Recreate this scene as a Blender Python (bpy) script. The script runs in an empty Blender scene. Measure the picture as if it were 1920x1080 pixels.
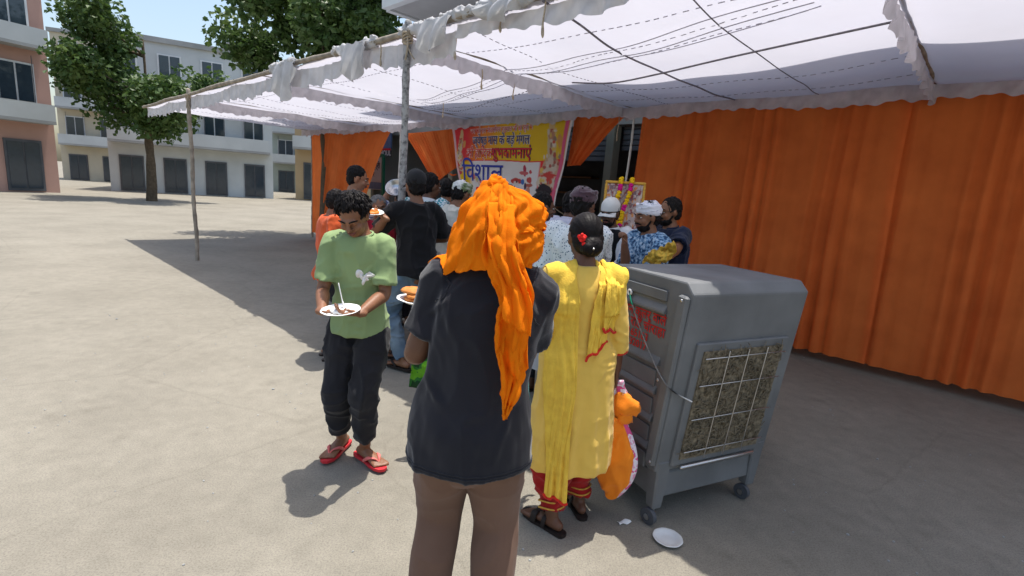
import bpy, math, random
import numpy as np
from math import sin, cos, pi, radians, sqrt, atan2
from mathutils import Matrix, Vector, Euler
from mathutils.bvhtree import BVHTree

sc = bpy.context.scene
# ------------------------------------------------------------------ camera, sky, sun, exposure
cam = bpy.data.cameras.new('camera')
cam.sensor_fit = 'VERTICAL'; cam.sensor_height = 24.0
cam.lens = 24.0 * 935.0 / 1080.0
cam.clip_start = 0.05; cam.clip_end = 2000
camo = bpy.data.objects.new('camera', cam); sc.collection.objects.link(camo)
_p, _r = radians(10.9), radians(4.0)
_f = Vector((0, cos(_p), -sin(_p))); _r0 = Vector((1, 0, 0)); _u0 = Vector((0, sin(_p), cos(_p)))
_R = _r0 * cos(_r) + _u0 * sin(_r); _U = _u0 * cos(_r) - _r0 * sin(_r)
camo.matrix_world = Matrix(((_R.x, _U.x, -_f.x, 0), (_R.y, _U.y, -_f.y, 0), (_R.z, _U.z, -_f.z, 1.62), (0, 0, 0, 1)))
sc.camera = camo

SUN_EL = radians(80.5); SUN_AZ = Vector((0.682, 0.731, 0)).normalized()      # horizontal direction towards the sun
w = bpy.data.worlds.new('World'); sc.world = w; w.use_nodes = True
_nt = w.node_tree
_sky = _nt.nodes.new('ShaderNodeTexSky'); _sky.sky_type = 'NISHITA'; _sky.sun_disc = False
_sky.sun_elevation = SUN_EL; _sky.sun_rotation = atan2(SUN_AZ.x, SUN_AZ.y)
_sky.air_density = 1.3; _sky.dust_density = 3.0
_nt.links.new(_sky.outputs[0], _nt.nodes['Background'].inputs[0])
_nt.nodes['Background'].inputs[1].default_value = 0.15
sl = bpy.data.lights.new('sun', 'SUN'); sl.energy = 3.9; sl.angle = radians(0.53); sl.color = (1.0, 0.955, 0.88)
so = bpy.data.objects.new('sun', sl); sc.collection.objects.link(so)
_d = Vector((SUN_AZ.x * cos(SUN_EL), SUN_AZ.y * cos(SUN_EL), sin(SUN_EL)))
so.rotation_euler = _d.to_track_quat('Z', 'Y').to_euler(); so.location = (0, 0, 30)
sc.view_settings.view_transform = 'Standard'; sc.view_settings.look = 'None'
sc.view_settings.exposure = 0.55; sc.view_settings.gamma = 1.0; sc.view_settings.use_curve_mapping = False
sc.render.engine = 'CYCLES'
sc.cycles.max_bounces = 8; sc.cycles.transparent_max_bounces = 8
sc.cycles.use_denoising = True

random.seed(7)
COL = sc.collection

# ------------------------------------------------------------------ materials
def _n(nt, t, **kw):
    n = nt.nodes.new(t)
    for k, v in kw.items():
        setattr(n, k, v)
    return n

def mat(name, col, rough=0.85, var=0.15, vscale=6.0, bump=0.0, bscale=300.0, metal=0.0, transl=0.0, sheen=0.0,
        spec=0.25, col2=None, sss=0.0, detail=4, crease=0.0, crease_amt=0.35):
    m = bpy.data.materials.new(name); m.use_nodes = True
    nt = m.node_tree; b = nt.nodes['Principled BSDF']; out = nt.nodes['Material Output']
    L = nt.links.new
    tc = _n(nt, 'ShaderNodeTexCoord')
    nz = _n(nt, 'ShaderNodeTexNoise'); nz.inputs['Scale'].default_value = vscale; nz.inputs['Detail'].default_value = detail
    L(tc.outputs['Object'], nz.inputs['Vector'])
    rp = _n(nt, 'ShaderNodeValToRGB')
    c = np.array(col[:3], float)
    c2 = np.array(col2[:3], float) if col2 is not None else np.minimum(c * (1 + var), 1.0)
    c1 = c * (1 - var) if col2 is None else c
    rp.color_ramp.elements[0].position = 0.3; rp.color_ramp.elements[1].position = 0.7
    rp.color_ramp.elements[0].color = (*c1, 1); rp.color_ramp.elements[1].color = (*c2, 1)
    L(nz.outputs['Fac'], rp.inputs['Fac'])
    cout = rp.outputs['Color']
    L(cout, b.inputs['Base Color'])
    b.inputs['Roughness'].default_value = rough; b.inputs['Metallic'].default_value = metal
    b.inputs['Specular IOR Level'].default_value = spec
    if sheen:
        b.inputs['Sheen Weight'].default_value = sheen; b.inputs['Sheen Roughness'].default_value = 0.5
    if sss:
        b.inputs['Subsurface Weight'].default_value = sss
        b.inputs['Subsurface Radius'].default_value = (0.012, 0.005, 0.003); b.inputs['Subsurface Scale'].default_value = 1.0
    if bump and crease:
        rg = _n(nt, 'ShaderNodeTexNoise'); rg.noise_type = 'RIDGED_MULTIFRACTAL'; rg.inputs['Scale'].default_value = crease; rg.inputs['Detail'].default_value = 3; rg.inputs['Distortion'].default_value = 0.8
        L(tc.outputs['Object'], rg.inputs['Vector'])
        b0 = _n(nt, 'ShaderNodeBump'); b0.inputs['Strength'].default_value = crease_amt; b0.inputs['Distance'].default_value = 0.012
        L(rg.outputs['Fac'], b0.inputs['Height'])
    if bump:
        n2 = _n(nt, 'ShaderNodeTexNoise'); n2.inputs['Scale'].default_value = bscale; n2.inputs['Detail'].default_value = 3
        L(tc.outputs['Object'], n2.inputs['Vector'])
        bp = _n(nt, 'ShaderNodeBump'); bp.inputs['Strength'].default_value = bump; bp.inputs['Distance'].default_value = 0.004
        L(n2.outputs['Fac'], bp.inputs['Height']); L(bp.outputs['Normal'], b.inputs['Normal'])
        if crease: L(b0.outputs['Normal'], bp.inputs['Normal'])
    if transl:
        tr = _n(nt, 'ShaderNodeBsdfTranslucent'); L(cout, tr.inputs['Color'])
        mx = _n(nt, 'ShaderNodeMixShader'); mx.inputs[0].default_value = transl
        L(b.outputs[0], mx.inputs[1]); L(tr.outputs[0], mx.inputs[2]); L(mx.outputs[0], out.inputs['Surface'])
    return m

def fabric(name, col, **kw):
    d = dict(rough=0.95, var=0.1, vscale=5, bump=0.25, bscale=420, sheen=0.12, spec=0.12, crease=7.0, crease_amt=0.30); d.update(kw)
    return mat(name, col, **d)

def pattern(name, kind, cols, scale, rough=0.9, vec=(1, 1, 1)):
    """printed cloth: stripes, checks, dots or blotches on object coordinates"""
    m = bpy.data.materials.new(name); m.use_nodes = True
    nt = m.node_tree; b = nt.nodes['Principled BSDF']; L = nt.links.new
    b.inputs['Roughness'].default_value = rough; b.inputs['Specular IOR Level'].default_value = 0.15
    tc = _n(nt, 'ShaderNodeTexCoord'); mp = _n(nt, 'ShaderNodeMapping'); mp.inputs['Scale'].default_value = vec
    L(tc.outputs['Object'], mp.inputs['Vector'])
    if kind == 'stripe':
        t = _n(nt, 'ShaderNodeTexWave'); t.inputs['Scale'].default_value = scale; t.inputs['Distortion'].default_value = 0.6
        fac = t.outputs['Fac']
    elif kind == 'check':
        t = _n(nt, 'ShaderNodeTexChecker'); t.inputs['Scale'].default_value = scale; fac = t.outputs['Fac']
    elif kind == 'dot':
        t = _n(nt, 'ShaderNodeTexVoronoi'); t.inputs['Scale'].default_value = scale; fac = t.outputs['Distance']
    else:
        t = _n(nt, 'ShaderNodeTexNoise'); t.inputs['Scale'].default_value = scale; t.inputs['Detail'].default_value = 2; fac = t.outputs['Fac']
    L(mp.outputs[0], t.inputs['Vector'])
    rp = _n(nt, 'ShaderNodeValToRGB'); rp.color_ramp.interpolation = 'CONSTANT' if kind != 'stripe' else 'LINEAR'
    el = rp.color_ramp.elements
    n = len(cols)
    for i, (pos, c) in enumerate(cols):
        if i < 2: e = el[i]; e.position = pos
        else: e = el.new(pos)
        e.color = (*c, 1)
    L(fac, rp.inputs['Fac']); L(rp.outputs['Color'], b.inputs['Base Color'])
    return m

def print_mat(name, rough=0.55, transl=0.0):
    """ink on cloth or paper: colour stored on the sheet itself"""
    m = bpy.data.materials.new(name); m.use_nodes = True
    nt = m.node_tree; b = nt.nodes['Principled BSDF']
    a = _n(nt, 'ShaderNodeAttribute'); a.attribute_name = 'ink'
    nt.links.new(a.outputs['Color'], b.inputs['Base Color'])
    b.inputs['Roughness'].default_value = rough; b.inputs['Specular IOR Level'].default_value = 0.25
    if transl:
        tr = _n(nt, 'ShaderNodeBsdfTranslucent'); nt.links.new(a.outputs['Color'], tr.inputs['Color'])
        mx = _n(nt, 'ShaderNodeMixShader'); mx.inputs[0].default_value = transl
        nt.links.new(b.outputs[0], mx.inputs[1]); nt.links.new(tr.outputs[0], mx.inputs[2])
        nt.links.new(mx.outputs[0], nt.nodes['Material Output'].inputs['Surface'])
    return m

M = {}
def setup_mats():
    M['canopy'] = mat('canopy_cloth', (0.69, 0.685, 0.765), rough=1.0, var=0.05, vscale=1.2, transl=0.42, spec=0.05, bump=0.1, bscale=40)
    M['canopy_frill'] = mat('canopy_frill', (0.60, 0.58, 0.62), rough=1.0, var=0.14, vscale=9, transl=0.40, spec=0.05, bump=0.2, bscale=80)
    M['old_cloth'] = mat('weathered_white_cloth', (0.62, 0.615, 0.62), rough=1.0, var=0.16, vscale=7, transl=0.30, spec=0.05, bump=0.3, bscale=90)
    M['orange_curtain'] = mat('orange_curtain', (0.96, 0.215, 0.050), rough=0.75, var=0.14, vscale=3, transl=0.45, spec=0.2, bump=0.15, bscale=200)
    M['scarf'] = mat('orange_cotton', (0.95, 0.25, 0.006), rough=0.9, var=0.08, vscale=9, transl=0.32, spec=0.1, bump=0.35, bscale=330, crease=15, crease_amt=0.36)
    M['bamboo'] = mat('weathered_pole', (0.30, 0.26, 0.21), rough=0.9, var=0.35, vscale=9, bump=0.4, bscale=50)
    M['pole_wrap'] = pattern('pole_wrapped_in_printed_tape', 'noise', [(0, (.13, .13, .135)), (.40, (.27, .265, .26)), (.52, (.38, .375, .37))], 26)
    M['rope'] = mat('dark_rope', (0.07, 0.06, 0.07), rough=1.0, var=0.3, vscale=60)
    M['jute'] = mat('jute_string', (0.40, 0.33, 0.24), rough=1.0, var=0.3, vscale=60)
    M['skin'] = mat('skin_brown', (0.235, 0.105, 0.055), rough=0.5, var=0.12, vscale=14, sss=0.08, spec=0.4, bump=0.06, bscale=250)
    M['skin_dark'] = mat('skin_dark_brown', (0.135, 0.060, 0.033), rough=0.5, var=0.12, vscale=14, sss=0.06, spec=0.4, bump=0.06, bscale=250)
    M['skin_light'] = mat('skin_light_brown', (0.33, 0.155, 0.085), rough=0.5, var=0.12, vscale=14, sss=0.08, spec=0.4, bump=0.06, bscale=250)
    M['hair'] = mat('black_hair', (0.012, 0.010, 0.010), rough=0.5, var=0.3, vscale=40, spec=0.10, bump=0.3, bscale=120)
    M['grey_hair'] = mat('cropped_grey_hair', (0.13, 0.12, 0.115), rough=0.6, var=0.35, vscale=40, bump=0.3, bscale=160)
    M['eye'] = mat('eye_white', (0.65, 0.62, 0.58), rough=0.25, var=0.03, spec=0.5)
    M['pupil'] = mat('dark_iris', (0.012, 0.008, 0.006), rough=0.2, var=0.05, spec=0.5)
    M['lip'] = mat('lips', (0.19, 0.065, 0.05), rough=0.45, var=0.1, vscale=40)
    M['tee_black'] = fabric('washed_black_cotton', (0.015, 0.015, 0.020), sheen=0.26, var=0.18)
    M['tee_black2'] = fabric('black_jersey', (0.012, 0.0115, 0.013), sheen=0.14, var=0.18)
    M['brown_trousers'] = fabric('brown_cotton_twill', (0.155, 0.090, 0.063), var=0.10, sheen=0.10)
    M['green_tee'] = fabric('pale_green_cotton', (0.245, 0.335, 0.155), var=0.08)
    M['dark_trousers'] = fabric('charcoal_cotton', (0.020, 0.020, 0.024), var=0.2)
    M['jeans'] = mat('faded_denim', (0.075, 0.125, 0.19), col2=(0.21, 0.27, 0.32), rough=0.95, vscale=5, bump=0.4, bscale=380, spec=0.1)
    M['yellow_kurta'] = fabric('mustard_yellow_cotton', (0.84, 0.545, 0.105), var=0.07, sheen=0.2, transl=0.08)
    M['yellow_stole'] = mat('yellow_gauze', (0.96, 0.615, 0.085), rough=0.9, var=0.12, vscale=26, transl=0.15, spec=0.1, bump=0.6, bscale=150)
    M['red_cloth'] = fabric('deep_red_cotton', (0.36, 0.018, 0.018), var=0.14)
    M['red_trim'] = fabric('bright_red_trim', (0.60, 0.028, 0.015), var=0.15)
    M['gold_thread'] = mat('gold_thread', (0.62, 0.36, 0.06), rough=0.55, var=0.2, vscale=70, metal=0.1)
    M['sandal_dark'] = mat('dark_brown_sandal', (0.028, 0.020, 0.017), rough=0.55, var=0.25, vscale=20, bump=0.2)
    M['sandal_red'] = mat('red_rubber', (0.62, 0.035, 0.045), rough=0.5, var=0.1, vscale=20)
    M['sandal_pink'] = mat('pink_rubber_strap', (0.78, 0.18, 0.16), rough=0.45, var=0.1, vscale=20)
    M['steel'] = mat('steel', (0.55, 0.55, 0.56), rough=0.28, var=0.1, metal=1.0)
    M['paper'] = mat('white_paper', (0.80, 0.80, 0.78), rough=0.7, var=0.03, vscale=10)
    M['foil'] = mat('silvery_paper', (0.66, 0.67, 0.66), rough=0.5, var=0.06, vscale=14)
    M['food'] = mat('fried_bread', (0.55, 0.20, 0.045), rough=0.7, var=0.35, vscale=30, bump=0.6, bscale=60)
    M['curry'] = mat('orange_curry', (0.58, 0.17, 0.02), rough=0.35, var=0.3, vscale=40, bump=0.4, bscale=80)
    M['white_shirt'] = fabric('white_cotton', (0.74, 0.74, 0.75), var=0.05)
    M['cream_shirt'] = fabric('cream_cotton', (0.68, 0.66, 0.58), var=0.06)
    M['lavender_shirt'] = fabric('pale_lavender_cotton', (0.62, 0.62, 0.74), var=0.05)
    M['navy_shirt'] = fabric('navy_cotton', (0.014, 0.020, 0.045), var=0.2)
    M['plum'] = fabric('plum_satin', (0.075, 0.038, 0.052), rough=0.55, var=0.2, sheen=0.4)
    M['black_vest'] = fabric('black_wool', (0.010, 0.010, 0.012), var=0.2)
    M['teal_cloth'] = fabric('teal_cotton', (0.012, 0.34, 0.34), var=0.12)
    M['orange_shirt'] = fabric('orange_red_cotton', (0.60, 0.10, 0.03), var=0.25)
    M['maroon'] = fabric('crimson_cloth', (0.36, 0.015, 0.035), var=0.15)
    M['light_blue'] = fabric('light_blue_cotton', (0.34, 0.46, 0.66), var=0.1)
    M['cap_black'] = fabric('black_cap_cotton', (0.022, 0.022, 0.024), var=0.2)
    M['cap_white'] = fabric('white_cap_cotton', (0.70, 0.70, 0.68), var=0.05)
    M['grey_cloth'] = fabric('grey_cotton', (0.25, 0.26, 0.27), var=0.08)
    M['teal_check'] = pattern('teal_and_white_check', 'check', [(0, (.72, .78, .80)), (.5, (.05, .30, .36))], 42)
    M['blue_stripe'] = pattern('blue_and_white_stripe', 'stripe', [(0, (.12, .14, .34)), (.42, (.74, .76, .80)), (.8, (.60, .62, .68))], 14, vec=(1, 1, 1))
    M['dotted_white'] = pattern('white_with_small_dots', 'dot', [(0, (.08, .14, .2)), (.27, (.78, .79, .78))], 62)
    M['blue_print'] = pattern('blue_floral_print', 'noise', [(0, (.03, .07, .15)), (.43, (.13, .25, .40)), (.53, (.28, .42, .58)), (.62, (.50, .60, .70))], 46)
    M['green_stripe_wrap'] = pattern('white_cloth_with_green_stripes', 'stripe', [(0, (.16, .22, .10)), (.2, (.74, .75, .70)), (.9, (.76, .76, .74))], 9, vec=(.3, .3, 1.6))
    M['white_print_wrap'] = pattern('white_printed_kerchief', 'noise', [(0, (.10, .12, .22)), (.34, (.74, .74, .80)), (.66, (.72, .66, .72))], 30, vec=(.7, .7, 2.2))
    M['pink_print'] = pattern('pink_and_white_floral', 'noise', [(0, (.72, .10, .27)), (.46, (.78, .70, .74)), (.58, (.74, .36, .50))], 24)
    M['bag_orange'] = fabric('orange_synthetic', (0.86, 0.24, 0.015), rough=0.6, var=0.07, vscale=9)
    M['bag_green'] = pattern('printed_green_bag', 'noise', [(0, (.01, .05, .015)), (.44, (.03, .16, .03)), (.52, (.12, .36, .02)), (.66, (.20, .48, .04))], 14, rough=0.35)
    M['gold_foil'] = mat('gold_foil_pack', (0.60, 0.36, 0.05), rough=0.3, var=0.45, vscale=30, metal=0.5, bump=0.7, bscale=50)
    M['cooler'] = mat('grey_moulded_plastic', (0.150, 0.155, 0.158), rough=0.6, var=0.22, vscale=3.5, detail=9, bump=0.08, bscale=150, spec=0.35)
    M['cooler_dark'] = mat('dark_grey_plastic', (0.085, 0.09, 0.10), rough=0.6, var=0.15, vscale=6)
    M['pad'] = mat('wood_wool_pad', (0.17, 0.14, 0.095), rough=1.0, var=0.5, vscale=60, bump=1.0, bscale=120)
    M['red_paint'] = mat('red_paint', (0.50, 0.022, 0.018), rough=0.6, var=0.25, vscale=40)
    M['navy_ink'] = mat('navy_ink', (0.020, 0.022, 0.16), rough=0.6, var=0.05)
    M['blue_ink'] = mat('royal_blue_ink', (0.03, 0.05, 0.36), rough=0.6, var=0.05)
    M['red_ink'] = mat('red_ink', (0.62, 0.015, 0.03), rough=0.6, var=0.05)
    M['white_ink'] = mat('white_ink', (0.80, 0.78, 0.76), rough=0.6, var=0.03)
    M['black_ink'] = mat('black_ink', (0.014, 0.014, 0.016), rough=0.6, var=0.05)
    M['concrete'] = mat('grey_plaster', (0.33, 0.34, 0.335), rough=0.95, var=0.16, vscale=0.8, bump=0.2, bscale=20, detail=8)
    M['plaster_light'] = mat('pale_plaster', (0.50, 0.53, 0.53), rough=0.95, var=0.10, vscale=0.7, bump=0.2, bscale=20, detail=8)
    M['pillar_paint'] = mat('olive_grey_paint', (0.20, 0.205, 0.165), rough=0.8, var=0.12, vscale=3)
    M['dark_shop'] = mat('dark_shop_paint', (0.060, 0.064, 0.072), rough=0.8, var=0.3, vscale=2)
    M['shutter'] = mat('grey_shutter', (0.10, 0.105, 0.115), rough=0.55, var=0.15, vscale=3, metal=0.3)
    M['glass'] = mat('dark_window_glass', (0.03, 0.045, 0.06), rough=0.08, var=0.1, spec=0.6)
    M['frame_white'] = mat('white_painted_frame', (0.66, 0.68, 0.68), rough=0.6, var=0.06)
    M['wood'] = mat('brown_wood', (0.17, 0.085, 0.04), rough=0.6, var=0.25, vscale=10)
    M['sign_blue'] = mat('faded_blue_sign', (0.10, 0.15, 0.28), rough=0.6, var=0.15, vscale=5)
    M['sign_grey'] = mat('pale_grey_sign', (0.42, 0.42, 0.42), rough=0.6, var=0.06)
    M['sign_green'] = mat('green_painted_frame', (0.02, 0.17, 0.10), rough=0.5, var=0.15)
    M['bark'] = mat('bark', (0.10, 0.075, 0.05), rough=1.0, var=0.3, vscale=8, bump=0.8, bscale=30)
    M['leaf'] = mat('leaf_green', (0.035, 0.085, 0.022), col2=(0.10, 0.155, 0.035), rough=0.5, vscale=1.6, transl=0.3, spec=0.35)
    M['yellow_flower'] = mat('marigold_yellow', (0.80, 0.50, 0.01), rough=0.9, var=0.15, vscale=60, bump=1.0, bscale=90)
    M['pink_flower'] = mat('magenta_flower', (0.66, 0.015, 0.24), rough=0.9, var=0.15, vscale=60, bump=1.0, bscale=90)
    M['red_flower'] = mat('red_silk_flower', (0.80, 0.025, 0.02), rough=0.7, var=0.2, vscale=60)
    M['cord'] = pattern('black_and_white_cord', 'stripe', [(0, (.03, .03, .03)), (.5, (.6, .6, .6)), (1, (.7, .7, .7))], 26, vec=(.05, .05, 1))
    M['cord_green'] = mat('green_plastic', (0.01, 0.22, 0.13), rough=0.4, var=0.05)
    M['tablecloth'] = fabric('white_tablecloth', (0.66, 0.65, 0.66), var=0.08)
    M['banner'] = print_mat('printed_flex_banner', 0.5, 0.12)
    M['poster'] = print_mat('printed_picture', 0.4)
setup_mats()

# ------------------------------------------------------------------ geometry helpers
def V(*a): return np.array(a, float)
def nrm(v):
    v = np.asarray(v, float); l = np.linalg.norm(v); return v / l if l > 1e-9 else v

def rotx(a): c, s = cos(a), sin(a); return np.array([[1, 0, 0], [0, c, -s], [0, s, c]])
def roty(a): c, s = cos(a), sin(a); return np.array([[c, 0, s], [0, 1, 0], [-s, 0, c]])
def rotz(a): c, s = cos(a), sin(a); return np.array([[c, -s, 0], [s, c, 0], [0, 0, 1]])

def cr(rows, k=4):
    """Catmull-Rom resampling of rows (position and radii together)"""
    A = np.array(rows, float); n = len(A)
    if n < 3: 
        return np.array([A[0] + (A[-1] - A[0]) * t for t in np.linspace(0, 1, k + 1)])
    out = []
    for i in range(n - 1):
        p0 = A[max(i - 1, 0)]; p1 = A[i]; p2 = A[i + 1]; p3 = A[min(i + 2, n - 1)]
        for j in range(k):
            t = j / k
            out.append(0.5 * ((2 * p1) + (-p0 + p2) * t + (2 * p0 - 5 * p1 + 4 * p2 - p3) * t * t + (-p0 + 3 * p1 - 3 * p2 + p3) * t ** 3))
    out.append(A[-1]); return np.array(out)

def _hash(ix, iy, iz, seed):
    h = (ix.astype(np.int64) * 374761393 + iy.astype(np.int64) * 668265263 + iz.astype(np.int64) * 2147483647 + seed * 1274126177) & 0xffffffff
    h = ((h ^ (h >> 13)) * 1274126177) & 0xffffffff
    h = h ^ (h >> 16)
    return (h & 0xffff) / 32767.5 - 1.0

def vnoise(p, seed=0):
    p = np.asarray(p, float); i = np.floor(p).astype(np.int64); f = p - i; f = f * f * (3 - 2 * f)
    r = 0
    for dx in (0, 1):
        wx = f[:, 0] if dx else 1 - f[:, 0]
        for dy in (0, 1):
            wy = f[:, 1] if dy else 1 - f[:, 1]
            for dz in (0, 1):
                wz = f[:, 2] if dz else 1 - f[:, 2]
                r = r + wx * wy * wz * _hash(i[:, 0] + dx, i[:, 1] + dy, i[:, 2] + dz, seed)
    return r

def fold_disp(layers):
    """displacement along the normal; layers of (amplitude, (fx,fy,fz), ridged?, seed)"""
    def fn(co, no):
        d = np.zeros(len(co))
        wob = np.stack([vnoise(co * 4 + 11, 91), vnoise(co * 4 + 37, 92), vnoise(co * 4 + 71, 93)], 1) * 0.05
        for amp, fr, ridged, seed in layers:
            q = (co + wob) * np.array(fr)
            n = vnoise(q, seed)
            if ridged: n = 2.4 * (1 - np.abs(n)) ** 3 - .75
            d += amp * n
        return co + no * d[:, None]
    return fn

def creases(segs, then=None):
    """single folds along given segments (a, b, width, height) on top of another displacement"""
    def fn(co, no):
        d = np.zeros(len(co))
        wob = np.stack([vnoise(co * 9 + 5, 71), vnoise(co * 9 + 19, 72), vnoise(co * 9 + 33, 73)], 1) * .018
        P = co + wob
        for a, b, w_, h in segs:
            a = np.asarray(a, float); b = np.asarray(b, float); ab = b - a; L = ab @ ab
            t = np.clip((P - a) @ ab / L, 0, 1); r = np.linalg.norm(P - (a + t[:, None] * ab), axis=1); env = np.sin(pi * np.clip(t, .03, .97)) ** .5
            d += h * env * (np.exp(-(r / w_) ** 2) - .45 * np.exp(-(r / (2.3 * w_)) ** 2))
        co2 = co + no * d[:, None]
        return then(co2, no) if then else co2
    return fn

class MB:
    def __init__(s): s.v = []; s.f = []; s.mi = []
    def add(s, v, f, mi=0):
        o = len(s.v); s.v.extend([tuple(map(float, p)) for p in v]); s.f.extend([tuple(i + o for i in q) for q in f]); s.mi.extend([mi] * len(f))
        return s
    def tube(s, pts, rad, n=12, side=None, rnd=True, mi=0, hollow=False):
        P = np.array(pts, float); m = len(P)
        R = np.array([(r, r) if np.isscalar(r) else tuple(r) for r in (rad if hasattr(rad, '__len__') else [rad] * m)], float)
        T = np.zeros_like(P); T[1:-1] = P[2:] - P[:-2]; T[0] = P[1] - P[0]; T[-1] = P[-1] - P[-2]
        T = np.array([nrm(t) for t in T])
        if side is None:
            side = V(1, 0, 0) if abs(T[0][0]) < 0.8 else V(0, 1, 0)
            trans = True
        else: side = np.asarray(side, float); trans = False
        rings = []
        for i in range(m):
            a = nrm(side - T[i] * (side @ T[i])); b = np.cross(T[i], a)
            if trans: side = a
            rings.append((P[i], a, b, T[i], R[i]))
        if rnd:
            p, a, b, t, r = rings[0]; e = min(r)
            rings = [(p - t * e * .85, a, b, t, r * .45), (p - t * e * .5, a, b, t, r * .82)] + rings
            p, a, b, t, r = rings[-1]; e = min(r)
            rings = rings + [(p + t * e * .5, a, b, t, r * .82), (p + t * e * .85, a, b, t, r * .45)]
        if hollow:
            p, a, b, t, r = rings[-1]
            rings = rings + [(p, a, b, t, r * .86), (p - t * 0.03, a, b, t, r * .8)]
        v = []; f = []
        for (p, a, b, t, r) in rings:
            for j in range(n):
                th = 2 * pi * j / n; v.append(p + a * cos(th) * r[0] + b * sin(th) * r[1])
        k = len(rings)
        for i in range(k - 1):
            for j in range(n):
                j2 = (j + 1) % n; f.append((i * n + j, i * n + j2, (i + 1) * n + j2, (i + 1) * n + j))
        f.append(tuple(range(n - 1, -1, -1))); f.append(tuple((k - 1) * n + j for j in range(n)))
        return s.add(v, f, mi)
    def ctube(s, rows, k=4, **kw):
        """smooth tube through rows (x,y,z,ra[,rb])"""
        A = cr(rows, k)
        return s.tube(A[:, :3], [tuple(q[3:]) if A.shape[1] > 4 else q[3] for q in A], **kw)
    def ell(s, c, r, Mx=None, nu=18, nv=11, mi=0):
        v = [V(0, 0, -1)]; f = []
        for i in range(1, nv):
            ph = -pi / 2 + pi * i / nv
            for j in range(nu):
                th = 2 * pi * j / nu; v.append(V(cos(ph) * cos(th), cos(ph) * sin(th), sin(ph)))
        v.append(V(0, 0, 1)); L = len(v) - 1
        for j in range(nu):
            f.append((0, 1 + (j + 1) % nu, 1 + j)); f.append((L, 1 + (nv - 2) * nu + j, 1 + (nv - 2) * nu + (j + 1) % nu))
        for i in range(nv - 2):
            for j in range(nu):
                a = 1 + i * nu + j; b = 1 + i * nu + (j + 1) % nu; f.append((a, b, b + nu, a + nu))
        Mx = np.eye(3) if Mx is None else Mx
        r = np.array([r] * 3 if np.isscalar(r) else r, float)
        return s.add([np.asarray(c) + Mx @ (p * r) for p in v], f, mi)
    def box(s, c, size, Mx=None, bev=0.0, mi=0):
        h = np.array(size, float) / 2; Mx = np.eye(3) if Mx is None else Mx
        if bev <= 0:
            v = [V(x, y, z) * h for z in (-1, 1) for y in (-1, 1) for x in (-1, 1)]
            f = [(0, 2, 3, 1), (4, 5, 7, 6), (0, 1, 5, 4), (2, 6, 7, 3), (0, 4, 6, 2), (1, 3, 7, 5)]
        else:
            b = min(bev, h.min() * .9); v = []; 
            def ring(z, ins): 
                x, y = h[0] - ins, h[1] - ins
                return [V(x - b, -y, z), V(x, -y + b, z), V(x, y - b, z), V(x - b, y, z), V(-x + b, y, z), V(-x, y - b, z), V(-x, -y + b, z), V(-x + b, -y, z)]
            for z, ins in ((-h[2], b), (-h[2] + b, 0), (h[2] - b, 0), (h[2], b)): v += ring(z, ins * .99)
            f = [tuple(range(7, -1, -1)), tuple(range(24, 32))]
            for i in range(3):
                for j in range(8): f.append((i * 8 + j, i * 8 + (j + 1) % 8, (i + 1) * 8 + (j + 1) % 8, (i + 1) * 8 + j))
        return s.add([np.asarray(c) + Mx @ p for p in v], f, mi)
    def sheet(s, fn, nu, nv, mi=0):
        v = [fn(i / nu, j / nv) for j in range(nv + 1) for i in range(nu + 1)]
        f = [(j * (nu + 1) + i, j * (nu + 1) + i + 1, (j + 1) * (nu + 1) + i + 1, (j + 1) * (nu + 1) + i) for j in range(nv) for i in range(nu)]
        return s.add(v, f, mi)
    def prism(s, outline, y0, y1, Mx=None, o=(0, 0, 0), mi=0):
        """outline in (x,z), extruded along y"""
        Mx = np.eye(3) if Mx is None else Mx; o = np.asarray(o, float); n = len(outline)
        v = [o + Mx @ V(x, y, z) for y in (y0, y1) for x, z in outline]
        f = [tuple(range(n)), tuple(range(2 * n - 1, n - 1, -1))] + [(i, i + n, (i + 1) % n + n, (i + 1) % n) for i in range(n)]
        return s.add(v, f, mi)
    def build(s, name, m, parent=None, smooth=True, remesh=None, sm=0, disp=None, solid=0.0, sub=0, xf=None, loc=None):
        me = bpy.data.meshes.new(name)
        v = s.v
        if xf is not None: v = [tuple(xf(np.array(p))) for p in v]
        me.from_pydata(v, [], s.f); me.update()
        ms = m if isinstance(m, (list, tuple)) else [m]
        for q in ms: me.materials.append(q)
        if len(ms) > 1 and not remesh:
            me.polygons.foreach_set('material_index', s.mi)
        o = bpy.data.objects.new(name, me); COL.objects.link(o)
        mods = False
        if remesh:
            r = o.modifiers.new('r', 'REMESH'); r.mode = 'VOXEL'; r.voxel_size = remesh; r.use_smooth_shade = True; mods = True
        if sm:
            q = o.modifiers.new('s', 'SMOOTH'); q.iterations = sm; q.factor = 0.5; mods = True
        if sub:
            q = o.modifiers.new('u', 'SUBSURF'); q.levels = q.render_levels = sub; mods = True
        if mods:
            dg = bpy.context.evaluated_depsgraph_get(); dg.update()
            nm = bpy.data.meshes.new_from_object(o.evaluated_get(dg)); o.modifiers.clear(); o.data = nm
            bpy.data.meshes.remove(me); me = nm; me.name = name
            if remesh:
                me.materials.clear()
                for q in ms: me.materials.append(q)
        if disp is not None:
            n = len(me.vertices); co = np.empty(n * 3); me.vertices.foreach_get('co', co); co = co.reshape(-1, 3)
            no = np.empty(n * 3); me.vertex_normals.foreach_get('vector', no); no = no.reshape(-1, 3)
            co = disp(co, no); me.vertices.foreach_set('co', co.astype(np.float32).ravel()); me.update()
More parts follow.
